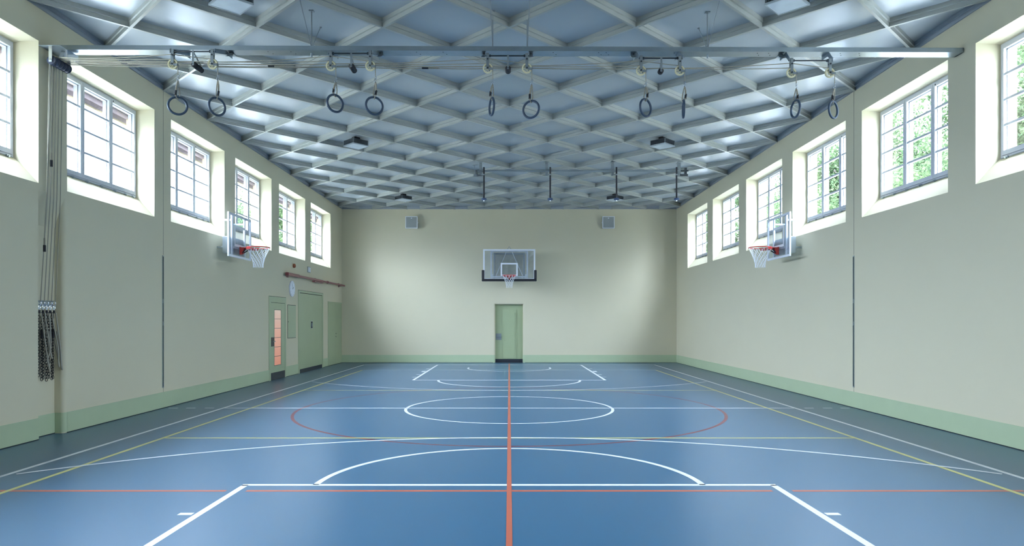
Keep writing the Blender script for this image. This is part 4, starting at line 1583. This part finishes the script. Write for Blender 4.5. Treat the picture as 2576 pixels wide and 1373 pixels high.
# ------------------------------------------------------------------ outside: ground, trees
gnd = structure(MB().box(-60, 60, -30, 90, -1.2, -1.0).build('ground', M['ground']))

def make_tree(seed, H_, R_, nleaf, leaf=0.17, trunk_r=0.22, fork=2.2):
    rnd = random.Random(seed)
    root = thing('tree', '', 'tree')
    tr = MB()
    pts = [Vector((0, 0, 0))]
    for k in range(1, 8):
        pts.append(Vector((rnd.uniform(-0.15, 0.15) * k * 0.4, rnd.uniform(-0.15, 0.15) * k * 0.4, H_ * 0.72 * k / 7)))
    tr.tube(pts, [trunk_r * (1 - 0.11 * k) for k in range(8)], 10)
    cl = []
    for k in range(16):
        a_ = rnd.uniform(0, 2 * PI)
        b0 = pts[rnd.randint(2, 6)]
        L_ = R_ * rnd.uniform(0.55, 1.0)
        tip = b0 + Vector((math.cos(a_) * L_, math.sin(a_) * L_, rnd.uniform(0.3, 0.9) * L_))
        m_ = b0.lerp(tip, 0.5) + Vector((0, 0, -0.1 * L_))
        tr.tube([b0, m_, tip], [trunk_r * 0.34, trunk_r * 0.2, trunk_r * 0.06], 6)
        cl.append((tip, R_ * rnd.uniform(0.28, 0.5)))
        cl.append((m_, R_ * rnd.uniform(0.22, 0.4)))
    for k in range(12):
        a_ = rnd.uniform(0, 2 * PI)
        rr = R_ * rnd.uniform(0.1, 0.8)
        cl.append((Vector((math.cos(a_) * rr, math.sin(a_) * rr, H_ * rnd.uniform(0.45, 1.0))), R_ * rnd.uniform(0.25, 0.45)))
    tr.build('trunk', M['bark'], root, True)
    vs_, fs_ = [], []
    for k in range(nleaf):
        c, r = cl[rnd.randrange(len(cl))]
        d = Vector((rnd.gauss(0, 1), rnd.gauss(0, 1), rnd.gauss(0, 0.8)))
        d = d.normalized() * r * rnd.uniform(0.35, 1.05)
        p = c + d
        n = Vector((rnd.gauss(0, 1), rnd.gauss(0, 1), rnd.gauss(0, 1) + 0.8)).normalized()
        u = n.orthogonal().normalized()
        u.rotate(Matrix.Rotation(rnd.uniform(0, 2 * PI), 3, n))
        w = n.cross(u)
        s = leaf * rnd.uniform(0.6, 1.25)
        b = len(vs_)
        vs_ += [p - u * s * 0.6, p + w * s * 0.34 - n * 0.02, p + u * s * 0.6, p - w * s * 0.34 - n * 0.02]
        fs_.append((b, b + 1, b + 2, b + 3))
    me = bpy.data.meshes.new('foliage')
    me.from_pydata([tuple(v) for v in vs_], [], fs_)
    me.materials.append(M['leaf'])
    o = bpy.data.objects.new('foliage', me)
    COL.objects.link(o)
    o.parent = root
    return root

protos = [make_tree(11, 12.5, 3.3, 60000, 0.115), make_tree(23, 12.0, 3.2, 56000, 0.115)]
tree_spots = [(13.4, 18.0, 0.94, 0, 0.4, 'leafy tree outside the right wall, seen through the window cut by the right edge')]
near_n = ['the big window nearest the ring beam end', 'the second full window, ring side', 'the window behind the basketball board', 'the window past the basketball board', 'the smallest window at the far end']
for k in range(5):
    tree_spots.append((13.4 + 0.6 * (k % 2), 25.2 + 7.2 * k, 0.94 + 0.02 * k, (k + 1) % 2, 1.3 + 1.7 * k, 'leafy tree close outside right, seen through ' + near_n[k]))
for k in range(6):
    tree_spots.append((24.0, 26.0 + 9.0 * k, 1.05, k % 2, 0.5 + 2.1 * k, 'leafy tree of the far row outside right, %s in the row counted outward' % ORD[k]))
tree_spots += [
    (-18.0, 51.0, 1.1, 1, 2.2, 'leafy tree outside the left wall, seen through the far left windows'),
    (-13.8, 37.0, 1.0, 0, 3.4, 'leafy tree outside the left wall, seen past the left basketball board'),
    (-13.0, 46.0, 1.0, 1, 0.4, 'leafy tree outside the left wall, seen through the last left window'),
]
used_p = set()
for (x, y, s, pi_, rot, lab) in tree_spots:
    if pi_ not in used_p:
        r_ = protos[pi_]
        used_p.add(pi_)
    else:
        r_ = copy_tree(protos[pi_])
    r_.location = (x, y, -1.0)
    r_.rotation_euler = (0, 0, rot)
    r_.scale = (s, s, s)
    r_['label'] = lab
    r_['category'] = 'tree'
    r_['group'] = 'trees outside the right windows' if x > 0 else 'trees outside the left windows'
